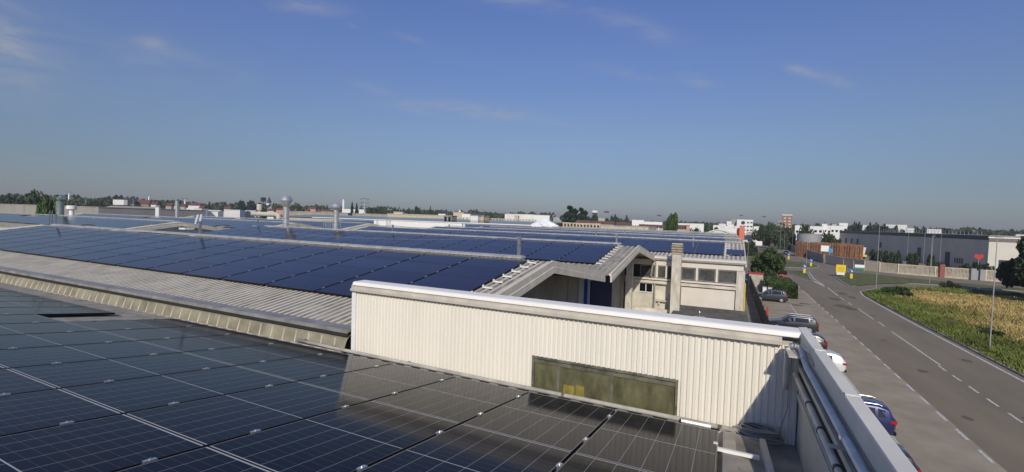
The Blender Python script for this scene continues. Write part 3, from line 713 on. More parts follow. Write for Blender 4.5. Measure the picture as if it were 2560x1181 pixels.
# terrace and annexe roof in front of the facade
ann = empty('annexe', 'low annexe with a dark flat roof in front of the white windowed facade', 'building')
b = MB(); b.box(-2.75, 1.05, 9.0, FY-.12, .02, 5.25); b.build('wall', M_fac, ann)
b = MB(); b.box(-2.85, 1.15, 8.9, FY-.13, 5.254, 5.36); b.build('flat_roof', M_roofd, ann)
b = MB(); b.box(-2.62, 1.1, FY-.24, FY-.125, 5.362, 5.55); b.build('roof_upstand', M_roofd, ann)
b = MB(); b.box(-5.5, -2.86, 19.5, FY-.02, .02, 4.95); b.box(-5.5, -2.86, FY-.5, FY-.3, 4.952, 5.2); b.build('terrace', M_fac, ann)
v = atY(1750, 778, 27.5)
b = MB(); b.lathe([(.16, 5.361), (.16, 5.44), (.30, 5.47), (.30, 5.50), (.05, 5.55)], v.x, 27.0, 16); b.lathe([(.05, 5.56), (.045, 5.72), (.09, 5.74), (.05, 5.82)], v.x, 27.0, 10)
tag(b.build('roof_vent', M_galv, smooth='auto'), 'small metal roof vent on the dark flat annexe roof', 'vent')
ch = empty('chimney', 'tall stained concrete chimney with ringed cap in front of the white facade', 'chimney', (-2.78, 29.2, 0))
b = MB(); b.box(-.26, .26, -.24, .24, 5.0, 8.75); b.build('shaft', M_stain, ch)
b = MB(); z_ = 8.75
for i in range(4): b.box(-.31, .31, -.29, .29, z_+.012, z_+.09); b.box(-.225, .225, -.205, .205, z_+.09, z_+.157); z_ += .145
b.build('ringed_cap', M_terra, ch)
b = MB(); b.box(-.29, .29, -.27, .27, z_+.0, z_+.06); b.build('cap_slab', M_stain, ch)
# upright insulated panels seen between the gables
b = MB()
for i, (k, xa, xb) in enumerate(((0, -6.8, -6.38), (0, -6.36, -6.12), (1, -6.10, -5.84), (2, -5.82, -5.66))): b.k = k; b.box(xa, xb, 19.9+.05*i, 20.2+.05*i, 4.5, 8.15)
tag(b.build('insulation_panels', [M_yelp, M_white, M_blue]), 'yellow, white and blue upright panels standing between the two gable ends', 'building panels')

# lifeline posts along ridges with a wire
def post(x, k, h=.42, label='', group=None):
    o = empty('lifeline_post', label, 'post', (x, RID*k, ZR+.18), 0, group)
    b = MB(); b.box(-.045, .045, -.04, .04, 0, h); b.build('post', M_galv, o)
    b = MB(); b.box(-.10, .08, -.06, .06, h, h+.05); b.build('head', M_galv, o); return o
for x in (-5.55, -20.9, -34.2): post(x, 1, .5, 'grey lifeline post on the first ridge '+{-5.55: 'at its right end', -20.9: 'in the middle', -34.2: 'at its far left end'}[x])
for x, t in ((-5.4, 'at its right end'), (-20.5, 'in the middle'), (-34.2, 'at its left end')): post(x, 2, .4, 'grey lifeline post on the second ridge '+t)
for x, t in ((-9.8, 'near the gable'), (-24, 'towards the left'), (-2.4, 'at the right')): post(x, 3, .35, 'small lifeline post on the third ridge '+t)
for k in (4, 5, 6):
    for x in (-6-k, -22-k*2): post(x, k, .3, 'small lifeline post on the farther roof ridges', 'lifeline posts on far ridges')
for k in (1, 2, 3):
    b = MB(); x1 = {1: -5.55, 2: -5.4, 3: -2.4}[k]; x0 = {1: -34.2, 2: -34.2, 3: -24}[k]; hh = {1: .52, 2: .42, 3: .37}[k]; pts = []
    xm = {1: -20.9, 2: -20.5, 3: -9.8}[k]
    for (xa, xb) in ((x0, xm), (xm, x1)):
        for i in range(13):
            t = i/12; pts.append((xa+(xb-xa)*t, RID*k, ZR+.18+hh-.30*4*t*(1-t)))
    b.tube(pts, .008, 5); tag(b.build('safety_wire', M_galv), {1: 'thin safety wire strung over the first ridge', 2: 'thin safety wire strung over the second ridge', 3: 'thin safety wire strung over the third ridge'}[k], 'wire')
v = Vector((-10.2, 17.6, 0))

# flues behind the second ridge
def flue(x, y, r, ztop, kind, label):
    o = empty('flue', label, 'flue', (x, y, 8.4))
    b = MB(); b.lathe([(r, 0), (r, ztop-8.4-.9)], 0, 0, 20); b.build('pipe', M_steel, o, smooth='auto')
    h = ztop-8.4; b = MB()
    if kind == 0: b.lathe([(r, h-.95), (r*1.15, h-.90), (r*2.15, h-.42), (r*2.2, h-.36), (r*1.55, h-.06), (r*1.3, h)], 0, 0, 20)
    else: b.lathe([(r, h-.95), (r*1.05, h-.62), (r*2.3, h-.40), (r*2.35, h-.30), (r*1.7, h-.10), (r*.4, h)], 0, 0, 20)
    b.build('cowl', M_steel, o, smooth='auto')
    b = MB(); b.lathe([(r*1.06, h*.45), (r*1.06, h*.45+.05)], 0, 0, 20); b.build('clamp_band', M_galv, o)
flue(-35.5, 28.0, .245, 11.95, 0, 'tall steel flue with a wide double-cone cowl, left of the pair')
flue(-29.5, 28.0, .215, 11.45, 1, 'steel flue with a mushroom cowl, beside the roof ladder hoops')
# hoops of a roof ladder between the flues
for i, px in enumerate((812, 820, 829, 849)):
    q = atY(px, 560, 30); b = MB(); b.tube([(q.x-.12, 30, 8.5), (q.x-.12, 30, 9.9), (q.x+.12, 30, 9.9), (q.x+.12, 30, 8.5)], .03, 6)
    tag(b.build('ladder_hoop', M_galv), 'pale grab hoop of a roof ladder beside the mushroom flue', 'ladder hoop', 'grab hoops of the roof ladder')
v = atY(1068, 590, 31)

# ------------------------------------------------------------------ left block of roofs
lb = empty('factory_wing', 'left wing of the factory with grey gable ends facing the main roofs', 'building')
for k, (xa, xb) in {2: (-116, -44.5), 3: (-94, -44.6), 4: (-86, -44.6)}.items():
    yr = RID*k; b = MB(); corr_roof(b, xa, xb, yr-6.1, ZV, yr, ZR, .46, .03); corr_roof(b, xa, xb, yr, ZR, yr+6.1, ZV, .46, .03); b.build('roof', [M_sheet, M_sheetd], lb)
    b = MB(); b.prism([(yr-.16, ZR+.10), (yr-.16, ZR+.16), (yr, ZR+.19), (yr+.16, ZR+.16), (yr+.16, ZR+.10)], xa, xb-1.0); b.build('ridge_capping', M_ridge, lb)
    for xs, sgn in ((xa, -1), (xb, 1)):
        b = MB()
        def prof(y_, zt):
            xi = xs-sgn*.9
            return [(xi, y_, zt+.04), (xi+sgn*.05, y_, zt+.10), (xs, y_, zt+.10), (xs, y_, zt-.07), (xs+sgn*.015, y_, zt-.08), (xs+sgn*.015, y_, zt-.28), (xs-sgn*.05, y_, zt-.28), (xs-sgn*.05, y_, zt-.02)]
        rings = [prof(yr-6.1, ZV), prof(yr, ZR), prof(yr+6.1, ZV)]
        for i in range(2):
            A, Bq = rings[i], rings[i+1]
            for j in range(8): b.quad(A[j], A[(j+1) % 8], Bq[(j+1) % 8], Bq[j])
        b.build('verge_trim', M_verge, lb)
    b = MB(); b.prism([(yr-6.0, .02), (yr-6.0, ZV-.1), (yr, ZR-.2), (yr+6.0, ZV-.1), (yr+6.0, .02)], xb-.7, xb-.5); b.build('end_wall', M_white, lb)
    b = MB(); b.box(xa+.5, xb-.7, yr-6.0, yr-5.9, .02, ZV-.1); b.build('wall', M_mid, lb)
q = Vector((-43.9, 24.4, 8.75)); b = MB(); b.box(-44.4, -43.5, 24.1, 24.9, 8.72, 8.86); b.tube([(-43.8, 24.5, 8.72), (-44.3, 25.0, 8.0)], .05, 6)
tag(b.build('floodlight', M_white), 'white floodlight arm under the peak of the grey gable', 'floodlight')
# two bright white strips leaning on the left slope
for i, (px, px2) in enumerate(((487, 495), (498, 503))):
    a = atY(px, 558, 31.5); c_ = atY(px2, 541, 35.5)
    b = MB(); b.box(-.10, .10, 0, (Vector((c_.x, 35.5, 0))-Vector((a.x, 31.5, 0))).length, 0, .05)
    o = b.build('white_strip', M_white); o.location = (a.x, 31.5, ZV+.25+SL*1.0); o.rotation_euler = (AL, 0, -math.atan2(c_.x-a.x, 4.0))
    tag(o, ('left' if i == 0 else 'right')+' one of two bright white strips lying up the solar roof', 'roof strip')
# ladder hoops at far left of the first roof
for px in (122, 128):
    q = atY(px, 556, 14); b = MB(); b.tube([(q.x, 14, 9.0), (q.x+.2, 14, 10.15)], .03, 6); tag(b.build('grab_rail', M_galv), 'thin grab rail at the left end of the first ridge', 'rail', 'grab rails at the first ridge')
# bent vent and mushroom vent
o = empty('bent_vent', 'greenish bent vent pipe standing in front of the concrete wall', 'vent')
q = atY(150, 533, 27); zz = 8.8
b = MB(); b.tube([(q.x, 27, zz), (q.x, 27, 11.05), (q.x+.1, 27, 11.3), (q.x+.45, 27, 11.45), (q.x+.95, 27, 11.5)], [.38, .38, .36, .30, .26], 14); b.build('pipe', mat('green_grey_metal', (.32, .38, .32), .35, .5, .15, 2), o, smooth='auto')
b = MB(); b.lathe([(.42, 8.8), (.42, 9.1)], q.x, 27, 14); b.build('base_collar', M_galv, o)
o = empty('mushroom_vent', 'white mushroom-capped vent right of the bent pipe', 'vent')
q = atY(179, 533, 27); b = MB(); b.lathe([(.24, 8.9), (.24, 10.0)], q.x, 27, 14); b.build('pipe', M_white, o, smooth='auto')
b = MB(); b.lathe([(.25, 9.95), (.5, 10.12), (.5, 10.5), (.42, 10.55)], q.x, 27, 14); b.build('cowl', M_white, o, smooth='auto')
o = empty('flue', 'slim steel flue with dark cap above the left wing roofs', 'flue')
q = atY(442, 536, 44.5); b = MB(); b.lathe([(.24, 8.9), (.24, 11.9)], q.x, 44.5, 14); b.build('pipe', M_steel, o, smooth='auto')
b = MB(); b.lathe([(.2, 11.9), (.36, 11.95), (.36, 12.1), (.25, 12.15)], q.x, 44.5, 14); b.build('cowl', M_galv, o)

# white parapet wall closing the court behind the left gables
wp = empty('parapet_wall', 'white parapet wall with a bright top closing the roof court', 'wall')
b = MB(); b.box(-50.5, -33.9, 55.6, 55.9, .02, 9.80); b.build('wall', M_white, wp)
b = MB(); b.box(-64, -20, 55.5, 56.0, 9.802, 9.90); b.build('coping', M_cap, wp)
for px in (942, 966, 973):
    q = atY(px, 550, 55.2); b = MB(); b.tube([(q.x, 55.2, 8.4), (q.x, 55.2, 10.5)], .04, 6); tag(b.build('thin_post', M_galv), 'thin dark post in front of the white parapet wall', 'post', 'posts before the white parapet')

# low rooftop box, ac units, plastic-wrapped heap
def shed(name, label, cat, px0, px1, pyt, dist, depth=6, mt=None, zb=0, group=None, roof=None, rise=0, windows=0, roofcol=None, pyb=None, overhang=.2):
    """building whose front faces the camera side (-Y), placed by bearing and real distance"""
    a = far(px0, pyt, dist); c_ = far(px1, pyt, dist); mid = (a+c_)/2; zt = mid.z
    rz = -math.atan2(mid.x, mid.y)*(.85 if dist > 130 else 0)
    if dist <= 130: a = atY(px0, pyt, mid.y); c_ = atY(px1, pyt, mid.y)
    o = empty(name, label, cat, (mid.x, mid.y, zb), rz, group); w2 = (Vector((c_.x, c_.y))-Vector((a.x, a.y))).length/2; h = zt-zb-rise
    b = MB(); b.box(-w2, w2, 0, depth, 0, h); b.build('wall', mt or M_sheds, o)
    if rise > 0:
        b = MB(); e_ = overhang; b.prism([(-w2-e_, h+.004), (0, h+rise), (w2+e_, h+.004)], -e_, depth+e_, 'y') if roof == 'gable' else b.prism([(-e_, h+.004), (depth/2, h+rise), (depth+e_, h+.004)], -w2-e_, w2+e_, 'x')
        b.build('roof', roofcol or M_terrac, o)
    else:
        b = MB(); b.box(-w2-e2, w2+e2, -.1, depth+.1, h+.004, h+.2) if (e2 := .1) else None; b.build('roof', roofcol or M_shedd, o)
    if windows:
        nx_, nzr = windows if isinstance(windows, tuple) else (windows, 1)
        for r in range(nzr):
            for i in range(nx_):
                cw = 2*w2/nx_; x = -w2+cw*(i+.5); zc = h-(r+.55)*(h/max(nzr, 1))*.8 if nzr > 1 else h*.72
                b = MB(); b.box(x-cw*.28, x+cw*.28, -.06, -.004, zc-min(.6, h/nzr*.22), zc+min(.6, h/nzr*.22)); b.build('window', M_glassb, o)
    return o
shed('ac_unit', 'grey box with louvres on the far roof, left of the plastic heap', 'roof unit', 1109, 1129, 541, 118, 2.5, M_lgrey, 8.4, windows=(2, 1))
shed('roof_hut', 'cream rooftop hut in front of the beige wall', 'hut', 1176, 1195, 540, 116, 3, M_white, 8.2)
shed('roof_hut', 'tan rooftop hut joined to the cream one', 'hut', 1196, 1209, 541.5, 117, 3, mat('tan_render', (.62, .50, .33), .8), 8.2)
sh = empty('hall', 'far hall whose low dark glossy roof shows above the white parapet wall', 'building')
b = MB(); b.box(-118, -36, 90, 103, .02, 9.3); b.build('wall', M_mid, sh)
b = MB(); b.prism([(89.8, 9.32), (89.8, 9.42), (103, 10.22), (103.2, 9.32)], -118.2, -35.8); b.build('roof', mat('far_array_glass', (.015, .016, .042)), sh)
b = MB(); b.prism([(103.01, 10.1), (103.01, 10.26), (103.4, 10.26), (103.4, 10.1)], -118, -36); b.build('ridge_capping', M_ridge, sh)
# beige parapet building
bw = empty('warehouse', 'long beige warehouse wall with a row of openings along its top', 'building')
def seg(px0, px1, Y, zt, openings, mt):
    xa, xb = atY(px0, 555, Y).x, atY(px1, 555, Y).x
    b = MB(); zo = zt-1.0 if openings else zt
    b.box(xa, xb, Y, Y+12, .02, zo); b.build('wall', mt, bw)
    if openings:
        n_ = openings; cw = (xb-xa)/n_
        for i in range(n_+1): 
            b = MB(); x = xa+i*cw; b.box(x-.16, x+.16, Y, Y+.35, zo+.002, zt-.22); b.build('parapet_pier', mt, bw)
        b = MB(); b.box(xa-.16, xb+.16, Y, Y+.36, zt-.218, zt); b.build('parapet_rail', mt, bw)
        b = MB(); b.box(xa, xb, Y+.9, Y+11, zo+.002, zo+.5); b.build('roof', M_terrac, bw)
    else:
        b = MB(); b.box(xa, xb, Y-.05, Y+12, zt+.002, zt+.15); b.build('roof', M_shedd, bw)
seg(1130, 1175, 106, 10.75, 5, M_fence); seg(1209, 1338, 106, 10.72, 17, M_fence); seg(1385, 1500, 106, 10.25, 14, M_fence); seg(1500.5, 1622, 106, 9.75, 0, M_fence); seg(1338.5, 1384.5, 106, 10.2, 0, M_fence)
b = MB()
random.seed(3)
hp = atY(1360, 565, 86)
pr = 22
for i in range(pr):
    for j in range(7):
        t = 2*math.pi*i/pr; f_ = j/6; rr = (1-f_**1.6)*(1+.16*math.sin(5*t+j)+random.uniform(-.06, .06)); b.v.append((hp.x+rr*3.0*math.cos(t), 86+rr*1.6*math.sin(t), 9.2+f_*1.75*(1+.05*math.sin(3*t))))
for i in range(pr):
    for j in range(6): b.f.append((i*7+j, ((i+1) % pr)*7+j, ((i+1) % pr)*7+j+1, i*7+j+1)); b.mi.append(0)
tag(b.build('wrapped_heap', M_plastic), 'bright white plastic-wrapped heap on the far roof', 'wrapped load')
# pole beside it
def mast(px, pyb, pyt, dist, label, cat='mast', r=.12, m_=None, group=None):
    a = far(px, pyb, dist); t = far(px, pyt, dist); b = MB(); b.tube([(a.x, a.y, max(0, a.z)), (t.x, t.y, t.z)], [r, r*.6], 6)
    return tag(b.build('mast', m_ or M_galv), label, cat, group)
mast(1362, 570, 545, 118, 'thin mast rising out of the plastic-wrapped heap', r=.1)
# beige duct at left
dk = empty('roof_duct', 'cream ventilation duct with an upright stack on a far roof', 'duct')
dY = 62; b = MB(); a = atY(640, 530, dY); c_ = atY(697, 533, dY)
b.tube([(a.x-1, dY, 10.05), (c_.x-.6, dY, 10.05), (c_.x, dY, 9.8), (c_.x+.15, dY, 9.2)], .48, 12); b.build('duct', M_trim, dk, smooth='auto')
q = atY(649, 512, dY); b = MB(); b.lathe([(.30, 9.5), (.30, 10.8), (.52, 10.85), (.52, 12.0), (.5, 12.05)], q.x, dY, 14); b.build('stack', M_trim, dk, smooth='auto')

# ------------------------------------------------------------------ trees
def crown_mesh(kind, seed, n_, size):
    rd = random.Random(seed); b = MB()
    lobes = []
    if kind == 'round':
        for _ in range(11):
            t = rd.random()*6.28; r = rd.uniform(.1, .72); lobes.append((r*math.cos(t), r*math.sin(t), rd.uniform(.28, .86), rd.uniform(.22, .36)))
    elif kind == 'cone':
        for i in range(9):
            f_ = i/8; lobes.append((rd.uniform(-.1, .1), rd.uniform(-.1, .1), .15+.8*f_, .62*(1-f_)+.07))
    elif kind == 'column':
        for i in range(8):
            f_ = i/7; lobes.append((rd.uniform(-.12, .12), rd.uniform(-.12, .12), .15+.75*f_, .45*math.sin(.35+2.4*f_)+.12))
    else:   # bush
        for _ in range(9):
            t = rd.random()*6.28; r = rd.uniform(.2, .8); lobes.append((r*math.cos(t), r*math.sin(t), rd.uniform(.15, .62), rd.uniform(.25, .4)))
    for i in range(n_):
        lx, ly, lz, lr = rd.choice(lobes)
        t = rd.random()*6.28; ph = math.acos(rd.uniform(-1, 1)); rr = lr*rd.uniform(.72, 1.08)
        zf = .62 if kind != 'cone' else .35
        p_ = Vector((lx+rr*math.sin(ph)*math.cos(t), ly+rr*math.sin(ph)*math.sin(t), lz+rr*math.cos(ph)*zf))
        s_ = size*rd.uniform(.6, 1.5)
        a = Vector((rd.uniform(-1, 1), rd.uniform(-1, 1), rd.uniform(-.6, .6))).normalized(); c_ = a.cross(Vector((rd.uniform(-1, 1), rd.uniform(-1, 1), rd.uniform(-1, 1)))).normalized()
        b.quad(p_-a*s_, p_-c_*s_*.7, p_+a*s_, p_+c_*s_*.7)
    return b
def trunk_mesh(kind, seed):
    rd = random.Random(seed); b = MB(); b.tube([(0, 0, -.02), (.01, 0, .3), (.0, .02, .7)], [.045, .035, .015], 7)
    for _ in range(5):
        t = rd.random()*6.28; z0 = rd.uniform(.22, .5); b.tube([(0, 0, z0), (.2*math.cos(t), .2*math.sin(t), z0+.14), (.42*math.cos(t), .42*math.sin(t), z0+.22)], [.02, .013, .006], 5)
    return b
PROT = {}
def tree(x, y, w, h, kind, mi, label, cat='tree', group=None, dens=900, size=.075, name='tree', z=0):
    key = (kind, mi, dens)
    i = random.randint(0, 1)
    if (key, i) not in PROT:
        PROT[(key, i)] = (crown_mesh(kind, hash((kind, i)) % 999 if False else (len(kind)*7+i*13+mi), dens, size).build('crown', M_leaf[mi]).data, trunk_mesh(kind, i+3).build('trunk', M_bark).data)
        for nm in ('crown', 'trunk'):
            pass
        for o_ in [o_ for o_ in COL.objects if o_.data in PROT[(key, i)] and o_.parent is None]: bpy.data.objects.remove(o_)
    cm, tm = PROT[(key, i)]
    o = empty(name, label, cat, (x, y, z), random.random()*6.28, group)
    c_ = bpy.data.objects.new('crown', cm); COL.objects.link(c_); c_.parent = o; q_ = {'round': 1.12, 'cone': 1.5, 'column': 1.45, 'bush': 1.0}[kind]; c_.scale = (w/2*q_, w/2*q_, h)
    if kind != 'bush':
        t = bpy.data.objects.new('trunk', tm); COL.objects.link(t); t.parent = o; t.scale = (w/2.4, w/2.4, h)
    return o
def ftree(px, pyt, wpx, dist, kind, mi, label, group=None, dens=900, size=.075):
    t = far(px, pyt, dist); dpt = (t-Vector((0, 0, EYE))).dot(fwd); w = wpx*dpt/FPX
    return tree(t.x, t.y, w, max(2.5, t.z), kind, mi, label, 'tree', group, dens, size)
random.seed(11)
G1 = 'trees on the left horizon'
for px, py, w, d, kd, mi in ((12, 481, 34, 330, 'round', 0), (48, 490, 44, 350, 'round', 0), (98, 483, 56, 300, 'round', 1), (72, 492, 40, 360, 'round', 2), (135, 496, 34, 350, 'round', 0), (165, 497, 40, 420, 'round', 2), (188, 499, 40, 400, 'round', 2), (-20, 486, 40, 340, 'round', 0),
                            (228, 497, 30, 420, 'round', 0), (252, 499, 34, 430, 'round', 0), (272, 495, 16, 420, 'cone', 0), (285, 500, 30, 400, 'round', 0), (322, 503, 22, 380, 'round', 3), (372, 503, 26, 400, 'round', 0)):
    ftree(px, py, w, d, kd, mi, 'dark tree on the horizon beyond the concrete wall at left', G1)
for px, py, w in ((98, 502, 42), (136, 504, 34), (118, 508, 30)): ftree(px, py, w, 105, 'round', 4 if w > 40 else 1, 'bright green bushy tree standing before the grey concrete wall', 'bushy trees before the concrete wall', 2200, .05)
G2 = 'trees on the middle-left horizon'
for i, (px, py, w, kd, mi) in enumerate(((390, 507, 30, 'round', 0), (412, 505, 26, 'round', 2), (430, 503, 24, 'round', 0), (425, 517, 34, 'round', 1), (470, 508, 34, 'round', 2), (497, 508, 34, 'round', 0), (525, 506, 20, 'cone', 0), (520, 514, 44, 'round', 0), (548, 513, 30, 'round', 2), (572, 511, 34, 'round', 0), (608, 505, 26, 'round', 3), (633, 505, 26, 'round', 3), (590, 514, 40, 'round', 0), (655, 511, 30, 'round', 0),
                                       (690, 512, 40, 'round', 2), (736, 509, 38, 'round', 1), (758, 511, 38, 'round', 2), (780, 516, 30, 'round', 0), (818, 518, 26, 'round', 0), (806, 521, 30, 'round', 2))):
    ftree(px, py, w, 400+(i % 4)*35, kd, mi, 'dark green tree on the horizon between the flues and the left chimneys', G2)
G3 = 'trees on the central horizon'
for i, (px, py, w, kd, mi) in enumerate(((880, 512, 10, 'column', 3), (892, 510, 18, 'cone', 3), (903, 515, 10, 'cone', 3), (922, 517, 34, 'round', 0), (945, 517, 38, 'round', 0), (968, 519, 30, 'round', 1), (995, 518, 26, 'round', 0), (1015, 520, 30, 'round', 0), (1046, 520, 22, 'round', 3), (1062, 527, 30, 'round', 0), (1076, 517, 10, 'cone', 0), (1085, 527, 26, 'round', 0), (1100, 530, 20, 'round', 1), (930, 528, 50, 'round', 1), (960, 532, 40, 'round', 1), (1030, 530, 40, 'round', 0), (1226, 529, 20, 'round', 2), (1212, 534, 20, 'round', 2))):
    ftree(px, py, w, 330+(i % 5)*30, kd, mi, 'dark green tree on the horizon behind the white parapet', G3)
ftree(860, 527, 34, 190, 'bush', 1, 'rounded bush right of the mushroom flue beyond the roofs', None, 1500, .06)
ftree(1428, 515, 92, 230, 'cone', 3, 'taller of two dark conifers above the beige warehouse wall', None, 2600, .05)
ftree(1456, 520, 70, 232, 'cone', 3, 'shorter of two dark conifers above the beige warehouse wall', None, 2600, .05)
ftree(1671, 541, 40, 128, 'round', 1, 'rounded green tree rising just behind the solar roofs, right of the beige wall', None, 5000, .045)
G4 = 'trees on the right-centre horizon'
for i, (px, py, w, kd, mi) in enumerate(((1400, 540, 30, 'round', 0), (1412, 543, 30, 'round', 2), (1442, 541, 34, 'round', 2), (1478, 540, 34, 'round', 0), (1490, 538, 22, 'round', 3), (1508, 545, 20, 'round', 0), (1524, 538, 28, 'round', 3), (1542, 534, 22, 'round', 3), (1545, 545, 34, 'round', 2), (1568, 539, 20, 'cone', 2), (1582, 552, 18, 'round', 0), (1600, 550, 30, 'round', 0), (1635, 551, 34, 'round', 0), (1696, 552, 30, 'round', 0), (1720, 555, 40, 'round', 0), (1757, 556, 40, 'round', 0), (1790, 555, 34, 'round', 3), (1738, 564, 38, 'round', 1), (1768, 566, 26, 'round', 1), (1752, 573, 30, 'round', 1), (1808, 560, 30, 'round', 0), (1790, 572, 22, 'column', 2), (1895, 560, 30, 'round', 0))):
    ftree(px, py, w, (260 if py > 562 else 380)+(i % 5)*25, kd, mi, 'dark green tree in the band between the solar roofs and the road', G4)
G5 = 'trees along the far road'
for i, (px, py, w, kd, mi, d) in enumerate(((1912, 562, 34, 'round', 0, 300), (1935, 560, 30, 'round', 1, 330), (1955, 560, 34, 'round', 1, 290), (1975, 566, 34, 'round', 2, 280), (1925, 575, 40, 'round', 0, 270), (1950, 580, 44, 'round', 1, 262), (1982, 582, 30, 'round', 0, 270), (1898, 572, 30, 'round', 0, 310), (2016, 560, 32, 'round', 0, 260), (2005, 575, 22, 'round', 0, 265), (2067, 580, 24, 'round', 0, 262), (2085, 588, 26, 'round', 1, 250), (2062, 596, 20, 'bush', 0, 250), (2095, 595, 20, 'round', 0, 255), (1965, 595, 34, 'bush', 0, 262), (2045, 556, 26, 'round', 0, 450), (2070, 557, 26, 'round', 0, 450),
                                         (2138, 553, 34, 'round', 0, 340), (2125, 562, 26, 'round', 0, 345), (2175, 554, 24, 'round', 3, 360), (2200, 557, 30, 'round', 0, 370), (2225, 563, 34, 'round', 0, 360), (2248, 562, 30, 'round', 3, 360), (2295, 565, 30, 'round', 0, 370), (2318, 566, 26, 'round', 0, 370), (2345, 569, 26, 'round', 0, 380), (2370, 570, 20, 'round', 0, 380), (2260, 570, 30, 'round', 2, 370), (2420, 579, 26, 'round', 3, 380), (2475, 578, 14, 'round', 0, 380), (2535, 583, 20, 'round', 0, 380))):
    ftree(px, py, w, d, kd, mi, 'dark green tree beside the far road or behind the grey logistics building', G5)
# continuous far tree line so the horizon is closed
b = MB(); rd = random.Random(5)
for i in range(15000):
    a = rd.uniform(-1.42, .95); u = rd.random(); dist = 520+u*260
    nz_ = mnoise.noise(Vector((a*16, u*2, 0)))*.5+mnoise.noise(Vector((a*60, u*3, 5)))*.5
    left = 1.22 if a < -.35 else (.85 if a < .1 else .9)
    hmax = (13.2+5.5*nz_)*left+1.5
    x, y_ = dist*math.sin(a), dist*math.cos(a); z_ = hmax*(1-rd.random()**2.2*.8); s_ = rd.uniform(.9, 2.2)
    t = rd.uniform(-1.2, 1.2)-a; dx, dy = math.cos(t)*s_, math.sin(t)*s_; k_ = rd.uniform(-.7, .7)*s_
    b.quad((x-dx, y_-dy, z_+k_), (x-dx*.2, y_-dy*.2, z_-s_), (x+dx, y_+dy, z_-k_), (x+dx*.2, y_+dy*.2, z_+s_))
for i in range(60):
    a0 = -1.42+i*.0395; P0 = (610*math.sin(a0), 610*math.cos(a0)); P1 = (610*math.sin(a0+.0395), 610*math.cos(a0+.0395)); b.quad((*P0, 0), (*P1, 0), (*P1, 7.5), (*P0, 7.5))
tag(b.build('far_woods', M_leaf[0]), 'distant line of woods closing the horizon', 'woods', kind='stuff')
# near street vegetation
def gx(px, py):
    d = ray(px, py); t = -EYE/d.z; return Vector((d.x*t, d.y*t, 0))
tree(7.4, 101, 6.6, 6.4, 'round', 1, 'bright leafy tree beside the parking strip behind the hedge', dens=6500, size=.05)
tree(5.2, 106, 5.5, 5.4, 'round', 4, 'pale green tree at the corner of the factory roof', dens=4500, size=.05)
tree(7.6, 95.5, 4.5, 4.6, 'bush', 0, 'dark shrub above the clipped hedge', 'shrub', dens=3500, size=.06, name='shrub')
tree(5.3, 93.5, 3.6, 2.6, 'bush', 4, 'yellow-green shrub beside the red-roofed booth', 'shrub', dens=2500, size=.06, name='shrub')
hb = MB(); rd = random.Random(2)
for i in range(7000):
    f_ = rd.random(); x = 5.8+3.7*rd.random(); y_ = 79.6+10.5*rd.random(); z_ = 2.05*rd.random()
    sd_ = rd.random()
    if sd_ < .35: z_ = 2.0+rd.uniform(-.1, .12)
    elif sd_ < .65: y_ = 79.6+rd.uniform(-.1, .1)
    else: x = 9.5+rd.uniform(-.1, .1)
    s_ = rd.uniform(.08, .2); a = Vector((rd.uniform(-1, 1), rd.uniform(-1, 1), rd.uniform(-1, 1))).normalized(); c_ = a.cross(Vector((rd.uniform(-1, 1), .3, rd.uniform(-1, 1)))).normalized()
    p_ = Vector((x, y_, z_)); hb.quad(p_-a*s_, p_-c_*s_, p_+a*s_, p_+c_*s_)
hb.k = 1; hb.box(5.9, 9.4, 79.7, 90, 0, 1.95)
tag(hb.build('hedge', [M_leaf[1], M_leaf[0]]), 'clipped green hedge beyond the parked dark car', 'hedge')
for x, y_, z_ in ((8.6, 91.5, 1.5), (9.2, 90.6, 1.9), (8.2, 91, 2.1)):
    o = tree(x, y_, 1.5, 2.6, 'bush', 1, 'flowering oleander bush at the hedge end', 'shrub', 'oleanders at the hedge', 700, .09, 'oleander')
fl = MB()
for i in range(60):
    p_ = Vector((8.7+rd.gauss(0, .5), 90.4+rd.gauss(0, .4), 1.4+rd.random()*1.2)); s_ = .07; fl.quad(p_+Vector((-s_, 0, -s_)), p_+Vector((s_, 0, -s_)), p_+Vector((s_, 0, s_)), p_+Vector((-s_, 0, s_)))
tag(fl.build('blossoms', mat('pink_blossom', (.6, .12, .18), .7)), 'red and pink blossoms at the end of the hedge', 'flowers', kind='stuff')
for px, py, w, h, lb_ in ((2535, 742, 10.0, 11.4, 'large dark tree at the right edge of the field'), (2590, 760, 11, 11, 'dark tree just behind the large one at the right edge')):
    q = gx(px, py); tree(q.x+2, q.y-2, w, h, 'round', 0, lb_, dens=7000, size=.045)
q = gx(2237, 742); tree(q.x, q.y, 4.6, 2.1, 'bush', 1, 'green bush at the near corner of the field', 'bush', dens=3500, size=.06, name='bush')
tree(q.x-2, q.y-3, 3.6, 1.0, 'bush', 4, 'low bright scrub beside the green corner bush', 'bush', dens=2500, size=.06, name='bush')
q = gx(2372, 722); tree(q.x, q.y, 3.0, 2.2, 'bush', 0, 'small dark bush at the far side of the field', 'bush', dens=1800, size=.07, name='bush')
q = gx(2465, 845); tree(q.x+.6, q.y, 2.2, 1.3, 'bush', 1, 'low bush beside the tall lamp post in the field', 'bush', dens=1800, size=.07, name='bush')
for px, py in ((2180, 655), (2196, 657), (2213, 660), (2229, 663), (2244, 667), (2275, 668), (2287, 667), (2325, 672)):
    q = gx(px, py+4); tree(q.x, q.y, 2.2, 4.2, 'column', 0, 'young dark tree in the row behind the cream fence', 'tree', 'young trees behind the fence', 500, .1)
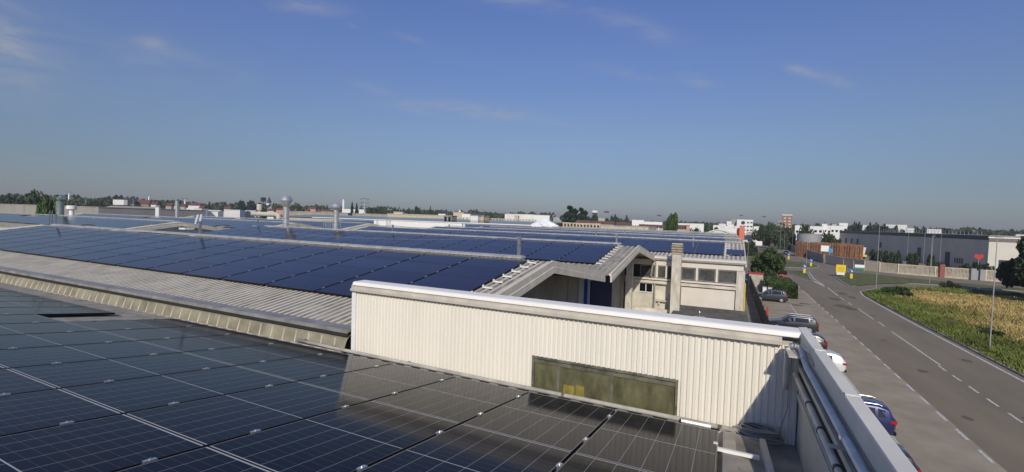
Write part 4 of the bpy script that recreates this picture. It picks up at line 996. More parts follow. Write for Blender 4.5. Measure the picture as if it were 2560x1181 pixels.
for px in (2415, 2432, 2450, 2467, 2358, 2340):
    q = gx(px, 683); tree(q.x, q.y, 3.4, 4.0, 'bush', 0, 'dark shrub at the foot of the grey building', 'shrub', 'shrubs at the grey building', 700, .09, 'shrub')

# ------------------------------------------------------------------ street furniture, fences
def lamp(x, y, h, label, group=None, arm=1.4, ang=0.0):
    o = empty('street_lamp', label, 'street lamp', (x, y, 0), ang, group)
    b = MB(); b.tube([(0, 0, 0), (0, 0, h*.5), (0, 0, h)], [.055, .045, .03], 8); b.build('pole', M_pole, o)
    if arm: b = MB(); b.tube([(0, 0, h-.05), (arm*.5, 0, h+.18), (arm, 0, h+.2)], .03, 6); b.build('arm', M_pole, o)
    b = MB(); b.box(arm-.1, arm+.4, -.09, .09, h+.17, h+.24); b.build('lamp_head', M_lgrey, o); return o
lamp(21.55, 55.3, 10.1, 'tall slim lamp post in the grass field close to the road', None, .0)
lamp(24.1, 101.6, 12.0, 'lamp post at the field corner beside the bush', None, .3)
lamp(37.6, 121.6, 9.6, 'left one of the pair of lamp posts by the cream fence', None, .0)
lamp(47.0, 151.5, 9.8, 'right one of the pair of lamp posts by the cream fence', None, .0)
lamp(20.6, 156.8, 8.4, 'lamp post on the far traffic island', None, -1.5)
for x, y_, h in ((57.2, 206, 10.6), (57.2, 191, 11.3), (60.8, 189.5, 10.2)):
    o = lamp(x, y_, h, {206: 'leftmost of three pale yard poles before the grey building', 191: 'middle one of three pale yard poles before the grey building', 189.5: 'rightmost of three pale yard poles before the grey building'}[y_], None, 0)
for x, y_ in ((18.3, 208), (22.6, 238), (28.2, 262), (30.6, 290), (31.0, 320), (31.4, 348), (31.8, 380), (30.4, 420), (26, 420), (14, 300)):
    lamp(x, y_, 9.2, 'one of the row of slim lamp posts along the far road', 'lamp posts along the far road', 1.6, math.pi)
lamp(4.0, 116, 7, 'leaning pale pole at the roadside beyond the solar roofs', None, .0)
def fence_run(name, label, pts, h, mt, slats, base=.35, post_every=4.0):
    o = empty(name, label, 'fence')
    b = MB(); s2 = MB()
    for i in range(len(pts)-1):
        a = Vector((*pts[i], 0)); c_ = Vector((*pts[i+1], 0)); d = c_-a; Ln = d.length; d.normalize(); ang = math.atan2(d.y, d.x)
        M_ = Matrix.Translation(a) @ Matrix.Rotation(ang, 4, 'Z')
        if slats:
            b.box(0, Ln, -.12, .12, 0, base, M_); s2.box(0, Ln, -.06, .06, h-.22, h, M_)
            x = .15
            while x < Ln: s2.box(x-.065, x+.065, -.05, .05, base+.001, h-.221, M_); x += .23
        else: b.box(0, Ln, -.1, .1, 0, h, M_); b.box(-.05, Ln+.05, -.16, .16, h+.002, h+.12, M_)
    b.build('base_wall' if slats else 'wall_panel', mt, o)
    if slats: s2.build('slats', mt, o)
    pb = MB(); pb.box(-.14, .14, -.14, .14, 0, h+.05); first = None
    for i in range(len(pts)-1):
        a = Vector(pts[i]); c_ = Vector(pts[i+1]); Ln = (c_-a).length; n_ = max(1, int(Ln/post_every))
        for k in range(n_):
            q_ = a.lerp(c_, k/n_)
            if first is None: first = pb.build('fence_post', mt, o); first.location = (q_.x, q_.y, 0)
            else: f2 = first.copy(); COL.objects.link(f2); f2.parent = o; f2.location = (q_.x, q_.y, 0)
    return o
fence_run('precast_fence', 'cream slatted precast fence along the cross road', [(35.5, 147.4), (38.6, 144.9), (45, 142.5), (50.5, 141)], 2.5, M_fence, True)
fence_run('precast_fence', 'second cream slatted fence stretch right of the grey kiosk doors', [(53.2, 140.2), (62, 137.6), (72, 134.8), (90, 131)], 2.5, M_fence, True)
fence_run('roadside_wall', 'solid cream roadside wall left of the slatted fence', [(27.6, 170), (29.9, 158.6), (33, 150.4), (35.3, 147.6)], 2.6, M_fence, False)
fence_run('roadside_wall', 'long grey-brown wall curving along the far road', [(27.2, 172), (26.8, 190), (27.2, 230), (27.4, 285), (29.3, 360), (33, 480)], 2.6, M_fenceg, False, post_every=8)
b = MB(); b.box(45.6, 46.5, 141.7, 142.2, 0, 3.1); tag(b.build('gate_pillar', mat('brick_red', (.33, .10, .08), .8)), 'dark red gate pillar in the cream fence', 'pillar')
b = MB(); b.box(50.7, 51.6, 140.3, 141.2, 0, 2.6); b.box(52.1, 53.0, 139.9, 140.8, 0, 2.5); b.box(51.61, 52.09, 140.4, 140.7, 0, 2.2); tag(b.build('gate_kiosk', M_lgrey), 'grey kiosk cabinet at the gap in the cream fence', 'kiosk')
# dark mesh fence beside the factory
o = empty('mesh_fence', 'dark sheeted fence between the factory and the parking bays', 'fence')
b = MB(); b.box(3.62, 3.66, 12, 101, .05, 2.0); b.build('mesh_sheet', mat('dark_mesh', (.03, .03, .03), .8), o)
pb = MB(); pb.tube([(3.70, 0, 0), (3.70, 0, 2.15)], .03, 6); fp = pb.build('fence_post', M_frame, o); fp.location = (0, 14, 0)
for i in range(1, 30): f2 = fp.copy(); COL.objects.link(f2); f2.parent = o; f2.location = (0, 14+i*3, 0)
b = MB(); b.box(3.95, 4.12, 55.6, 55.8, 0, 2.1); tag(b.build('marker_post', M_red), 'red and white post at the end of the dark fence', 'post')
o = empty('gate_booth', 'small booth with a red roof by the hedge', 'booth', (4.6, 92, 0)); b = MB(); b.box(-1.1, 1.1, -.8, .8, 0, 2.3); b.build('wall', M_mid, o); b = MB(); b.box(-1.25, 1.25, -.95, .95, 2.304, 2.45); b.build('roof', M_red, o)
for i, x in enumerate((5.2, 5.9)):
    o = empty('utility_box', ('left' if i == 0 else 'right')+' one of two white utility boxes behind the parked dark car', 'utility box', (x, 79.0, 0)); b = MB(); b.box(-.25, .25, -.2, .2, 0, 1.5); b.build('cabinet', M_white, o); b = MB(); b.box(-.29, .29, -.24, .24, 1.502, 1.56); b.build('lid', M_lgrey, o)
# signs
def disc(b, x, y, z, r, n_=18):
    b.add([(x+r*math.cos(2*math.pi*i/n_), y, z+r*math.sin(2*math.pi*i/n_)) for i in range(n_)]+[(x+r*math.cos(2*math.pi*i/n_), y+.04, z+r*math.sin(2*math.pi*i/n_)) for i in range(n_)], [tuple(range(n_)), tuple(range(n_, 2*n_))[::-1]]+[(i, (i+1) % n_, n_+(i+1) % n_, n_+i) for i in range(n_)])
def keep_sign(x, y, label):
    o = empty('traffic_sign', label, 'traffic sign', (x, y, .13))
    b = MB(); b.tube([(0, 0, 0), (0, 0, 2.0)], .035, 6); b.build('pole', M_pole, o)
    b = MB(); disc(b, 0, -.05, 1.75, .42); dd = b.build('disc', mat('sign_blue', (.03, .12, .50), .4), o)
    b = MB(); b.add([(-.22, -.056, 1.9), (-.14, -.056, 1.98), (.12, -.056, 1.72), (.2, -.056, 1.8), (.22, -.056, 1.5), (-.08, -.056, 1.52), (.02, -.056, 1.62)], [(0, 1, 2, 6), (2, 3, 4), (2, 4, 5, 6)][::-1] if False else [(0, 6, 2, 1), (6, 5, 4, 2), (2, 4, 3)]); b.build('arrow', M_white, dd)
    b = MB(); b.box(-.22, .22, -.07, .07, .1, 1.1); b.build('marker_board', M_yel, o); return o
keep_sign(24.0, 119.5, 'blue round keep-right sign with yellow board on the grass right of the yellow sign')
keep_sign(16.2, 125.5, 'blue round sign with yellow board at the tip of the small island')
keep_sign(20.9, 150.5, 'blue round sign with yellow board on the larger far island')
keep_sign(18.3, 178, 'small far blue sign with yellow board beside the road')
o = empty('advert_sign', 'bright yellow square roadside advert sign on the grass island', 'sign', (22.9, 124, .13))
b = MB(); b.box(-.9, .9, -.12, .12, .9, 2.6); bd = b.build('board', M_yel, o)
b = MB(); b.box(-.75, .75, -.10, .10, .35, .898); b.build('lower_board', M_white, o)
b = MB(); b.box(-.7, -.6, -.05, .05, 0, .349); b.box(.6, .7, -.05, .05, 0, .349); b.build('leg', M_galv, o)
b = MB()
for i, (w_, zz) in enumerate(((.12, 1.85), (.16, 1.85), (.10, 1.85), (.14, 1.85))): b.box(-.55+i*.3, -.55+i*.3+w_, -.128, -.121, 1.6, 2.05)
b.box(-.5, .5, -.128, -.121, 1.2, 1.32); b.build('lettering', mat('amber_print', (.55, .25, .02), .5), bd)
o = empty('advert_sign', 'white sign board with a green lower band before the cream wall', 'sign', (31.5, 148.6, .0)); o.scale = (.75, .75, .75)
b = MB(); b.box(-1.4, 1.4, -.08, .08, 1.0, 2.0); b.build('board', M_white, o); b = MB(); b.box(-1.4, 1.4, -.09, .09, .35, .998); b.build('green_band', M_green, o)
b = MB(); b.box(-1.3, -1.2, -.05, .05, 0, .349); b.box(1.2, 1.3, -.05, .05, 0, .349); b.build('leg', M_galv, o)
o = empty('advert_sign', 'red heart-shaped sign on a post before the cream loading wall', 'sign', (60.9, 165, 0))
b = MB(); b.tube([(0, 0, 0), (0, 0, 4.0)], .06, 6); b.build('pole', M_pole, o)
b = MB(); b.prism([(0, 3.6), (.95, 4.4), (.9, 5.0), (.45, 5.2), (0, 4.95), (-.45, 5.2), (-.9, 5.0), (-.95, 4.4)], -.06, .06, 'y'); b.build('board', M_red, o)
o = empty('direction_sign', 'white and blue direction board on a post before the timber stacks', 'sign', (29.6, 178, 0))
b = MB(); b.tube([(0, 0, 0), (0, 0, 5.4)], .06, 6); b.build('pole', M_pole, o)
b = MB(); b.box(-2.4, -.2, -.1, -.05, 3.4, 5.3); b.build('board', M_white, o); b = MB(); b.box(-.3, .9, -.16, -.11, 3.1, 4.4); b.build('blue_board', mat('sky_blue_sign', (.03, .35, .75), .4), o)
o = empty('traffic_sign', 'white-backed sign on the roadside by the far road entrance', 'sign', (12.6, 240, 0)); b = MB(); b.tube([(0, 0, 0), (0, 0, 3)], .06, 6); b.build('pole', M_pole, o); b = MB(); b.box(-1.3, 1.3, -.1, -.05, 2.2, 4.2); b.build('board', M_white, o)

# ------------------------------------------------------------------ vehicles
def car(L_, W_, H_, paint, label, x, y, rz, kind='suv', rails=True, trim=None):
    o = empty('parked_car', label, 'car', (x, y, .012), rz)
    hood = .62*H_ if kind == 'suv' else .60*H_; w = W_/2; hl = L_/2
    #   x, zb, belt, roof, wb, wr
    st = [(-hl, .42, .62*H_, .66*H_, w*.80, w*.74), (-hl+.10, .30, .66*H_, .72*H_, w*.93, w*.80), (-hl+.28, .24, .66*H_, .93*H_ if kind == 'suv' else .90*H_, w*.98, w*.72), (-hl+.75, .22, .65*H_, 1.0*H_, w, w*.74),
          (-.1, .22, .63*H_, 1.0*H_, w, w*.75), (.28, .22, .62*H_, .97*H_, w, w*.73), (.95, .22, .60*H_, .64*H_, w, w*.82), (hl-.45, .22, .54*H_, .57*H_, w*.98, w*.82), (hl-.08, .28, .45*H_, .50*H_, w*.90, w*.70), (hl, .38, .36*H_, .40*H_, w*.78, w*.6)]
    def ring(s_):
        x_, zb, be, ro, wb, wr = s_
        half = [(0, zb), (wb*.88, zb), (wb, zb+.14), (wb*1.0, (zb+be)/2), (wb*.97, be), (wr, ro-.05*(1 if ro-be > .2 else .3)), (wr*.8, ro), (0, ro+.012)]
        return [(x_, a_, c_) for a_, c_ in half]+[(x_, -a_, c_) for a_, c_ in half[-2:0:-1]]
    b = MB(); rings = [ring(s_) for s_ in st]; n_ = len(rings[0])
    for i in range(len(rings)-1):
        for j in range(n_): 
            p4 = [rings[i][j], rings[i][(j+1) % n_], rings[i+1][(j+1) % n_], rings[i+1][j]]; b.quad(*p4)
    b.add(rings[0], [tuple(range(n_))]); b.add(rings[-1], [tuple(range(n_))[::-1]])
    me_o = b.build('body', paint, o)
    # merge ring duplicates for smooth shading
    import bmesh
    bm = bmesh.new(); bm.from_mesh(me_o.data); bmesh.ops.remove_doubles(bm, verts=bm.verts, dist=.0005); bmesh.ops.recalc_face_normals(bm, faces=bm.faces); bm.to_mesh(me_o.data); bm.free()
    me_o.data.polygons.foreach_set('use_smooth', [True]*len(me_o.data.polygons)); me_o.data.set_sharp_from_angle(angle=R(32))
    def lerp(i, j, f_): return tuple(a+(c_-a)*f_ for a, c_ in zip(st[i], st[j]))
    # side windows
    for sgn in (1, -1):
        for (sa, sb) in ((lerp(2, 3, .35), lerp(3, 4, .0)), (lerp(3, 4, .08), lerp(3, 4, .93)), (lerp(4, 5, .15), lerp(5, 6, .45))):
            P = []
            for s_, fs_ in ((sa, (.10, .86)), (sb, (.10, .86))):
                x_, zb, be, ro, wb, wr = s_
                for f_ in fs_: P.append((x_, sgn*(wb*.97+(wr-wb*.97)*f_+.008), be+(ro-.05-be)*f_+.004))
            b = MB(); b.quad(P[0], P[1], P[3], P[2]); b.build('side_window', M_glassb, o)
    # rear and front screens
    b = MB(); a_, c_ = st[1], st[2]
    def sc(s0, s1, f0, f1, off):
        P = []
        for f_ in (f0, f1):
            x_ = s0[0]+(s1[0]-s0[0])*f_; z_ = s0[3]+(s1[3]-s0[3])*f_; wr = (s0[5]+(s1[5]-s0[5])*f_)*.84
            P += [(x_+off, -wr, z_+.012), (x_+off, wr, z_+.012)]
        return P
    P = sc(st[1], st[2], .08, .90, -.02); b.quad(P[0], P[1], P[3], P[2]); b.build('rear_window', M_glassb, o)
    b = MB(); P = sc(st[6], st[5], .06, .92, .02); b.quad(P[0], P[1], P[3], P[2]); b.build('windscreen', M_glassb, o)
    for sgn in (1, -1):
        b = MB(); y0_, y1_ = sorted((sgn*w*.56, sgn*w*.965)); b.box(-hl-.012, -hl+.24, y0_, y1_, .545*H_, .635*H_); b.build('tail_light', mat('tail_lens', (.45, .01, .01), .2, 0, .1, 5), o)
        b = MB(); b.box(hl-.16, hl-.02, sgn*w*.66-.14, sgn*w*.66+.14, .40*H_, .455*H_); b.build('headlight', M_alu, o)
        b = MB(); b.box(.62, .80, sgn*(w+.02)-.08, sgn*(w+.02)+.08, .62*H_, .70*H_); b.build('mirror', paint, o)
        if rails: b = MB(); b.tube([(-hl+.55, sgn*w*.66, H_+.0), (-hl+.7, sgn*w*.66, H_+.05), (.1, sgn*w*.66, H_+.045), (.3, sgn*w*.66, H_-.01)], .018, 6); b.build('roof_rail', trim or M_frame, o)
        for xx in (-hl+.78, hl-.82):
            wh = MB(); yy = sgn*(w-.10)
            wh.tube([(xx, yy-.11, .34), (xx, yy+.11, .34)], .34, 18); whl = wh.build('wheel', M_tyre, o)
            r_ = MB(); r_.tube([(xx, yy+sgn*.105, .34), (xx, yy+sgn*.122, .34)], .21, 12); r_.build('rim', M_alu, whl)
    b = MB(); b.box(-hl-.02, -hl-.001, -.26, .26, .50*H_-.12, .50*H_-.01); b.build('number_plate', M_white, o)
    b = MB(); b.box(-hl-.03, -hl+.2, -w*.86, w*.86, .28, .44); b.build('bumper', M_frame, o)
    return o
def paint(n_, c_, r_=.3): return mat(n_, c_, r_, .25, .04, 2, coat=1.0)
P_dk = paint('dark_blue_grey_paint', (.018, .024, .034), .45); P_bk = paint('black_paint', (.02, .02, .022)); P_wh = paint('white_car_paint', (.78, .78, .76)); P_bl = paint('blue_car_paint', (.012, .02, .10)); P_gr = paint('graphite_paint', (.03, .03, .035))
car(4.25, 1.80, 1.66, P_dk, 'dark blue-grey SUV parked in front of the hedge', 5.7, 75.2, math.pi)
car(4.45, 1.82, 1.55, P_gr, 'black estate car with bright roof rails parked just beyond the cream wall', 6.25, 55.0, math.pi, 'suv', True, M_alu)
car(4.2, 1.78, 1.50, P_bk, 'black hatchback with a red tail light showing over the parapet', 5.75, 46.6, math.pi, 'hatch', False)
car(4.1, 1.76, 1.50, P_wh, 'white hatchback showing its rear window above the parapet edge', 5.95, 40.5, math.pi, 'hatch', False)
car(4.40, 1.84, 1.62, P_bl, 'blue SUV with silver roof rails parked beside the parapet', 5.75, 29.5, math.pi, 'suv', True, M_alu)
car(4.2, 1.8, 1.5, P_gr, 'dark red car barely showing at the bottom of the parking row', 5.25, 24.2, math.pi, 'hatch', False)
car(4.2, 1.8, 1.5, P_gr, 'dark car driving away on the far road by the lamp post', 20.8, 214, math.pi/2, 'hatch', False)

# ------------------------------------------------------------------ person by the wall (far right of the junction)
pe = empty('person', 'person in dark clothes walking beside the wall at the junction', 'person', (24.2, 171, 0))
pm = bpy.data.meshes.new('body')
vv = [(0, 0, .95), (0, 0, 1.2), (0, 0, 1.42), (0, 0, 1.52), (0, .02, 1.66), (.10, 0, .9), (.12, .08, .5), (.13, .16, .06), (-.10, 0, .9), (-.12, -.04, .5), (-.13, -.16, .1), (.2, 0, 1.4), (.27, -.05, 1.12), (.28, .05, .86), (-.2, 0, 1.4), (-.27, .06, 1.12), (-.28, .14, .88), (.13, .30, .04), (-.13, -.02, .05)]
ee = [(0, 1), (1, 2), (2, 3), (3, 4), (0, 5), (5, 6), (6, 7), (0, 8), (8, 9), (9, 10), (2, 11), (11, 12), (12, 13), (2, 14), (14, 15), (15, 16), (7, 17), (10, 18)]
pm.from_pydata(vv, ee, []); po = bpy.data.objects.new('body', pm); COL.objects.link(po); po.parent = pe
po.modifiers.new('Skin', 'SKIN'); po.modifiers.new('Sub', 'SUBSURF').levels = 1
rad = [.17, .15, .17, .07, .115, .11, .075, .05, .11, .075, .05, .075, .05, .04, .075, .05, .04, .04, .04]
for i, r_ in enumerate(rad): pm.skin_vertices[0].data[i].radius = (r_, r_*.85)
pm.skin_vertices[0].data[0].use_root = True; pm.materials.append(M_cloth)
b = MB(); b.lathe([(.02, 1.56), (.10, 1.60), (.115, 1.68), (.10, 1.76), (.03, 1.80)], 0, .0, 12); b.build('hair', mat('dark_hair', (.03, .02, .015), .8), pe, smooth=True)

# ------------------------------------------------------------------ grey logistics building
lg = empty('logistics_building', 'long grey logistics building with dark roof band and a cream loading end', 'building')
A0 = Vector((51.5, 286)); A1 = Vector((66.0, 174))
dv = (A1-A0); Lg = dv.length; ang = math.atan2(dv.y, dv.x); Mg = Matrix.Translation((A0.x, A0.y, 0)) @ Matrix.Rotation(ang, 4, 'Z')
b = MB(); b.box(0, Lg, .02, 60, .0, 9.0, Mg); b.build('wall', mat('grey_west_cladding', (.60, .52, .40), .7, 0, .05, .2), lg)
b = MB(); b.box(-.1, Lg+.1, -.06, 60.1, 9.002, 10.15, Mg); b.build('roof_band', M_dgrey, lg)
b = MB(); b.box(-.1, Lg, .2, 60, 10.152, 10.3, Mg); b.build('roof', M_shedd, lg)
E0 = A1; 
Me = Matrix.Translation((A1.x, A1.y, 0)) @ Matrix.Rotation(R(-12), 4, 'Z')
b = MB(); b.box(.05, 60, -.6, 30, 0, 8.6, Me); b.build('cream_end_wall', mat('cream_end', (.74, .70, .58), .8, 0, .05, .3), lg)
b = MB(); b.box(.0, 60.1, -.7, 30, 8.602, 9.6, Me); b.build('brown_band', mat('brown_band', (.22, .19, .17), .7), lg)
b = MB(); b.box(-.1, 60.1, -.75, 30, 9.602, 9.95, Me); b.build('end_capping', M_cap, lg)
for x in (2.2, 6.0, 9.8, 13.6, 17.4): 
    b = MB(); b.box(x, x+2.0, -.68, -.61, 1.3, 3.6, Me); dd = b.build('dock_door', M_dgrey, lg)
    b = MB(); b.box(x-.4, x+2.4, -.9, -.62, .6, 1.29, Me); b.build('dock_bumper', M_yel, dd)
for t, w_, z0_, z1_ in ((8, 2.0, 4.2, 6.6), (15, 2.0, 4.2, 6.6), (22, 2.0, 4.2, 6.6), (46, 1.6, 3.8, 6.0), (62, 1.0, .5, 3.4), (76, 2.2, .1, 5.2), (93, 2.4, .1, 4.6), (84, .5, 1.5, 3), (85.2, .5, 1.5, 3), (86.4, .5, 1.5, 3), (98, .5, 1.4, 3), (99.2, .5, 1.4, 3), (100.4, .5, 1.4, 3), (101.6, .5, 1.4, 3), (107, .8, .1, 2.4)):
    b = MB(); b.box(t, t+w_, -.10, .0, z0_, z1_, Mg); b.build('door' if z0_ < .6 else 'window', M_dgrey, lg)
b = MB(); b.box(8, 24, -.12, .0, 3.6, 4.19, Mg); b.build('canopy', M_dgrey, lg)
rp = None
for i in range(34):
    t = 42+i*2.0; q = Mg @ Vector((t, 1.0, 10.3))
    if rp is None: bb = MB(); bb.tube([(0, 0, 0), (0, 0, 1.1)], .07, 5); rp = bb.build('roof_railing_post', M_lgrey, lg); rp.location = q
    else: r2 = rp.copy(); COL.objects.link(r2); r2.parent = lg; r2.location = q
b = MB(); b.box(42, 108, .95, 1.05, 11.2, 11.26, Mg); b.build('roof_rail', M_lgrey, lg)
struct(poly([(27.7, 175), (36, 149), (46, 143.5), (57, 140.5), (90, 132.5), (120, 126), (120, 300), (30, 400)], .006).build('depot_yard', M_yard))
# concrete tank
tk = empty('round_tank', 'grey cylindrical concrete tank behind the timber stacks', 'tank'); q = far(2022, 600, 262)
b = MB(); b.lathe([(5.0, 0), (5.0, 8.1)], q.x, q.y, 28); b.build('shell', M_lgrey, tk, smooth='auto'); b = MB(); b.lathe([(5.1, 8.1), (5.1, 8.3), (.5, 8.5)], q.x, q.y, 28); b.build('lid', M_shedd, tk, smooth='auto')
# timber / pallet stacks
ps = MB(); rd = random.Random(9)
def stack(x0, x1, y0, y1, h):
    n_ = int(h/.16)
    for i in range(n_):
        ps.k = 0; ps.box(x0, x1, y0, y1, i*.16+.10, i*.16+.145)
        for k in range(4): xx = x0+(x1-x0-.12)*k/3; ps.box(xx, xx+.12, y0+.01, y1-.01, i*.16+.0, i*.16+.099)
first = None; i_ = 0
for r in range(3):
    for c_ in range(13):
        px0 = 1990+c_*12.7; d = 205+r*2.6; q = far(px0+6, 640, d); h = 5.5+rd.uniform(-.25, .3)
        if first is None: ps = MB(); stack(-1.05, 1.05, -.6, .6, 5.6); first = ps.build('pallet_stack', M_wood); o = first
        else: o = first.copy(); COL.objects.link(o)
        o.location = (q.x, q.y+c_*.0, 0); o.scale = (1.0, 1.0, h/5.6); o.rotation_euler = (0, 0, rd.uniform(-.08, .08)-.2)
        tag(o, 'tall stack of brown wooden pallets in the depot behind the roadside wall', 'pallet stack', 'pallet stacks in the depot')
o = empty('tipper_truck', 'white and yellow tipper truck parked before the grey building', 'truck', (44.5, 214, 0), R(-70))
b = MB(); b.prism([(-2.5, 1.6), (-3.0, 4.1), (3.0, 4.3), (2.2, 1.6)], -1.1, 1.1, 'y'); b.build('body', M_white, o)
b = MB(); b.box(-3, 3.6, -1.0, 1.0, .8, 1.55); b.build('chassis', M_yel, o); b = MB(); b.box(-4.8, -3.1, -1.1, 1.1, .9, 3.2); cb_ = b.build('cab', M_yel, o); b = MB(); b.box(-4.86, -4.80, -.9, .9, 1.9, 2.9); b.build('windscreen', M_glassb, cb_)
for xx in (-3.9, .8, 2.2):
    for yy in (-1.0, 1.0): b = MB(); b.tube([(xx, yy-.14, .5), (xx, yy+.14, .5)], .5, 14); b.build('wheel', M_tyre, o)

# ------------------------------------------------------------------ distant buildings
random.seed(21)
b = MB(); a = atY(-60, 504, 64); c_ = atY(246, 511, 64)
o = empty('concrete_hall', 'grey concrete wall of a hall on the far left, behind the bushes', 'building')
cw = mat('grey_concrete_wall', (.34, .32, .28), .9, 0, .08, .3)
b.box(-320, atY(246, 511, 64).x, 64, 92, .02, 10.35); b.build('wall', cw, o); b = MB(); b.box(-320, atY(246.6, 511, 64).x, 63.9, 92.1, 10.352, 10.5); b.build('roof', M_shedd, o)
for px in (60, 170): 
    x = atY(px, 515, 64).x; b = MB(); b.box(x-.25, x+.25, 63.85, 63.995, .02, 10.34); b.build('pilaster', cw, o)
shed('hall', 'low brown-walled hall with a pale roof right of the concrete wall', 'building', 246, 378, 515.5, 175, 30, mat('brown_wall', (.46, .33, .2), .9), rise=1.0, roofcol=mat('tan_roof', (.46, .40, .30), .9, 0, .1, .2))
shed('villa', 'dark villa with white balconies above the brown hall', 'house', 287, 335, 498, 330, 12, M_grey, rise=2.5, roofcol=M_dgrey, windows=(4, 2))
b = MB(); q = far(308, 503, 328); b.box(q.x-6, q.x+5, q.y-2.0, q.y-.3, q.z-2.2, q.z+.6); tag(b.build('balcony', M_white), 'white balcony front on the dark villa', 'balcony')
shed('villa', 'red-roofed dark house right of the villa', 'house', 337, 372, 499, 335, 12, M_grey, rise=2.6, roofcol=M_terrac, windows=(4, 2))
for i, (a, c_, t_) in enumerate(((377, 391, 504), (414, 428, 508), (432, 440, 507), (450, 462, 509), (470, 500, 507), (478, 490, 513), (497, 508, 514), (560, 575, 516), (668, 684, 522), (700, 712, 521))):
    shed('house', 'small red-tiled house on the left horizon', 'house', a, c_, t_, 320+(i % 3)*25, 10, M_mid if i % 2 else M_white, rise=1.8, roofcol=M_terrac, windows=(2, 1), group='small tiled houses on the left horizon')
shed('cabinet_hut', 'white boxy hut on the far roofs left of the slim flue', 'hut', 388, 397, 518, 135, 2, M_white)
for i, (a, c_, t_, m_) in enumerate(((400, 418, 524, M_mid), (447, 465, 523, M_white), (466, 486, 522, M_white), (468, 478, 528, M_orange), (486, 504, 523, M_sheds), (505, 545, 525, M_sheds), (498, 520, 527, M_white), (520, 560, 529, M_sheds), (560, 600, 526, M_sheds), (585, 612, 526, M_mid), (600, 640, 531, M_white), (604, 635, 526, M_sheds), (1000, 1010, 533, M_white))):
    shed('shed', 'low pale industrial shed among the distant roofs at left', 'shed', a, c_, t_, 200+(i % 4)*14, 14, m_, group='pale sheds in the left distance', rise=.6 if i % 2 else 0, roofcol=M_shedd if m_ is M_shedd else M_sheds)
for i, (a, c_, t_, m_) in enumerate(((690, 708, 520, M_pink), (712, 725, 522, M_pink), (735, 740, 523, M_white), (762, 770, 523, M_pink), (770, 789, 518, M_pink), (790, 800, 525, M_mid), (802, 830, 524, mat('ochre_render', (.62, .46, .27), .8)), (826, 838, 518, M_mid))):
    shed('house', ['pink', 'pink', 'white', 'pink', 'larger pink', 'beige', 'ochre', 'beige tall'][i]+' house on the horizon between the two big flues', 'house', a, c_, t_, 300+(i % 3)*20, 10, m_, rise=1.2, windows=(2, 1), group='houses between the flues')
shed('hall', 'long low beige hall just beyond the roofs between the flues', 'building', 722, 870, 531.5, 170, 25, mat('dusty_beige', (.45, .39, .31), .9, 0, .2, .3), roofcol=M_shedd)
shed('hall', 'long low beige hall beyond the roofs right of the mushroom flue', 'building', 880, 1000, 536.5, 175, 25, mat('dusty_beige', (.45, .39, .31)), roofcol=M_shedd)
shed('hall', 'cream hall with flat roof left of the beige warehouse wall', 'building', 968, 1110, 538, 140, 20, M_fence, roofcol=mat('cream_roof', (.60, .56, .48), .8))
shed('hall', 'small cream penthouse on the cream hall', 'hut', 984, 1007, 531.5, 145, 8, M_fence)
# obelisk-like white stack and teal shed
q = far(859, 519, 420); q2 = far(859, 499, 420); b = MB(); b.tube([(q.x, q.y, 0), (q2.x, q2.y, q2.z)], [1.7, .8], 12); tag(b.build('smokestack', M_white), 'white tapering smokestack right of the mushroom flue', 'smokestack')
shed('shed', 'teal-sided shed beside the white smokestack', 'shed', 867, 878, 517.5, 410, 20, M_teal)
shed('shed', 'long white shed roof below the teal shed', 'shed', 857, 910, 523.5, 380, 20, M_white)
shed('house', 'white house with dark roof right of centre on the horizon', 'house', 1096, 1114, 528.5, 300, 10, M_white, rise=1.6, roofcol=M_dgrey, windows=(3, 2))
shed('hall', 'cream flat building with a white roof tank', 'building', 1133, 1160, 531.5, 210, 14, M_fence, windows=(3, 1))
shed('roof_tank', 'white tank on the cream flat building', 'tank', 1147, 1151, 526, 212, 2.5, M_white)
shed('shed', 'white low shed right of the cream flat building', 'shed', 1155, 1176, 535.5, 200, 12, M_white)
shed('hall', 'dark-roofed hall behind the rooftop huts', 'building', 1172, 1212, 534.5, 260, 20, M_dgrey, roofcol=M_dgrey)
shed('shed', 'white sheds at the horizon in the centre', 'shed', 1262, 1335, 536, 280, 30, M_sheds)
shed('shed', 'white front-lit shed left of the plastic-wrapped heap', 'shed', 1335, 1374, 538.5, 250, 20, M_white)
shed('shed', 'small cream hut before the long white shed', 'shed', 1286, 1296, 540.5, 240, 8, M_fence)
shed('shed', 'grey low shed right of the conifers', 'shed', 1383, 1410, 544, 260, 12, M_shedd)
shed('shed', 'beige low shed behind the conifers', 'shed', 1496, 1512, 546, 250, 12, M_mid)
shed('shed', 'white block with small windows right of the palms', 'building', 1580, 1610, 550.5, 250, 20, M_white, windows=(5, 1))
shed('shed', 'long white shed left of the round green tree', 'shed', 1610, 1656, 555, 240, 20, M_white)
for i, (a, c_, t_) in enumerate(((1440, 1475, 551), (1478, 1535, 553), (1540, 1578, 556), (1598, 1616, 561), (1618, 1645, 562), (1648, 1658, 563))):
    shed('house', 'low red-tiled building behind the beige warehouse parapet', 'house', a, c_, t_, 150+i*4, 9, M_mid, rise=1.0, roofcol=M_terrac, group='red-tiled buildings behind the warehouse')
shed('hall', 'red-roofed cream hall right of the round green tree', 'building', 1687, 1716, 563, 150, 10, M_mid, rise=1.2, roofcol=M_terrac, windows=(3, 1))
shed('house', 'pink-walled house joined to the red-roofed hall', 'house', 1716, 1724, 564, 150, 8, M_pink)
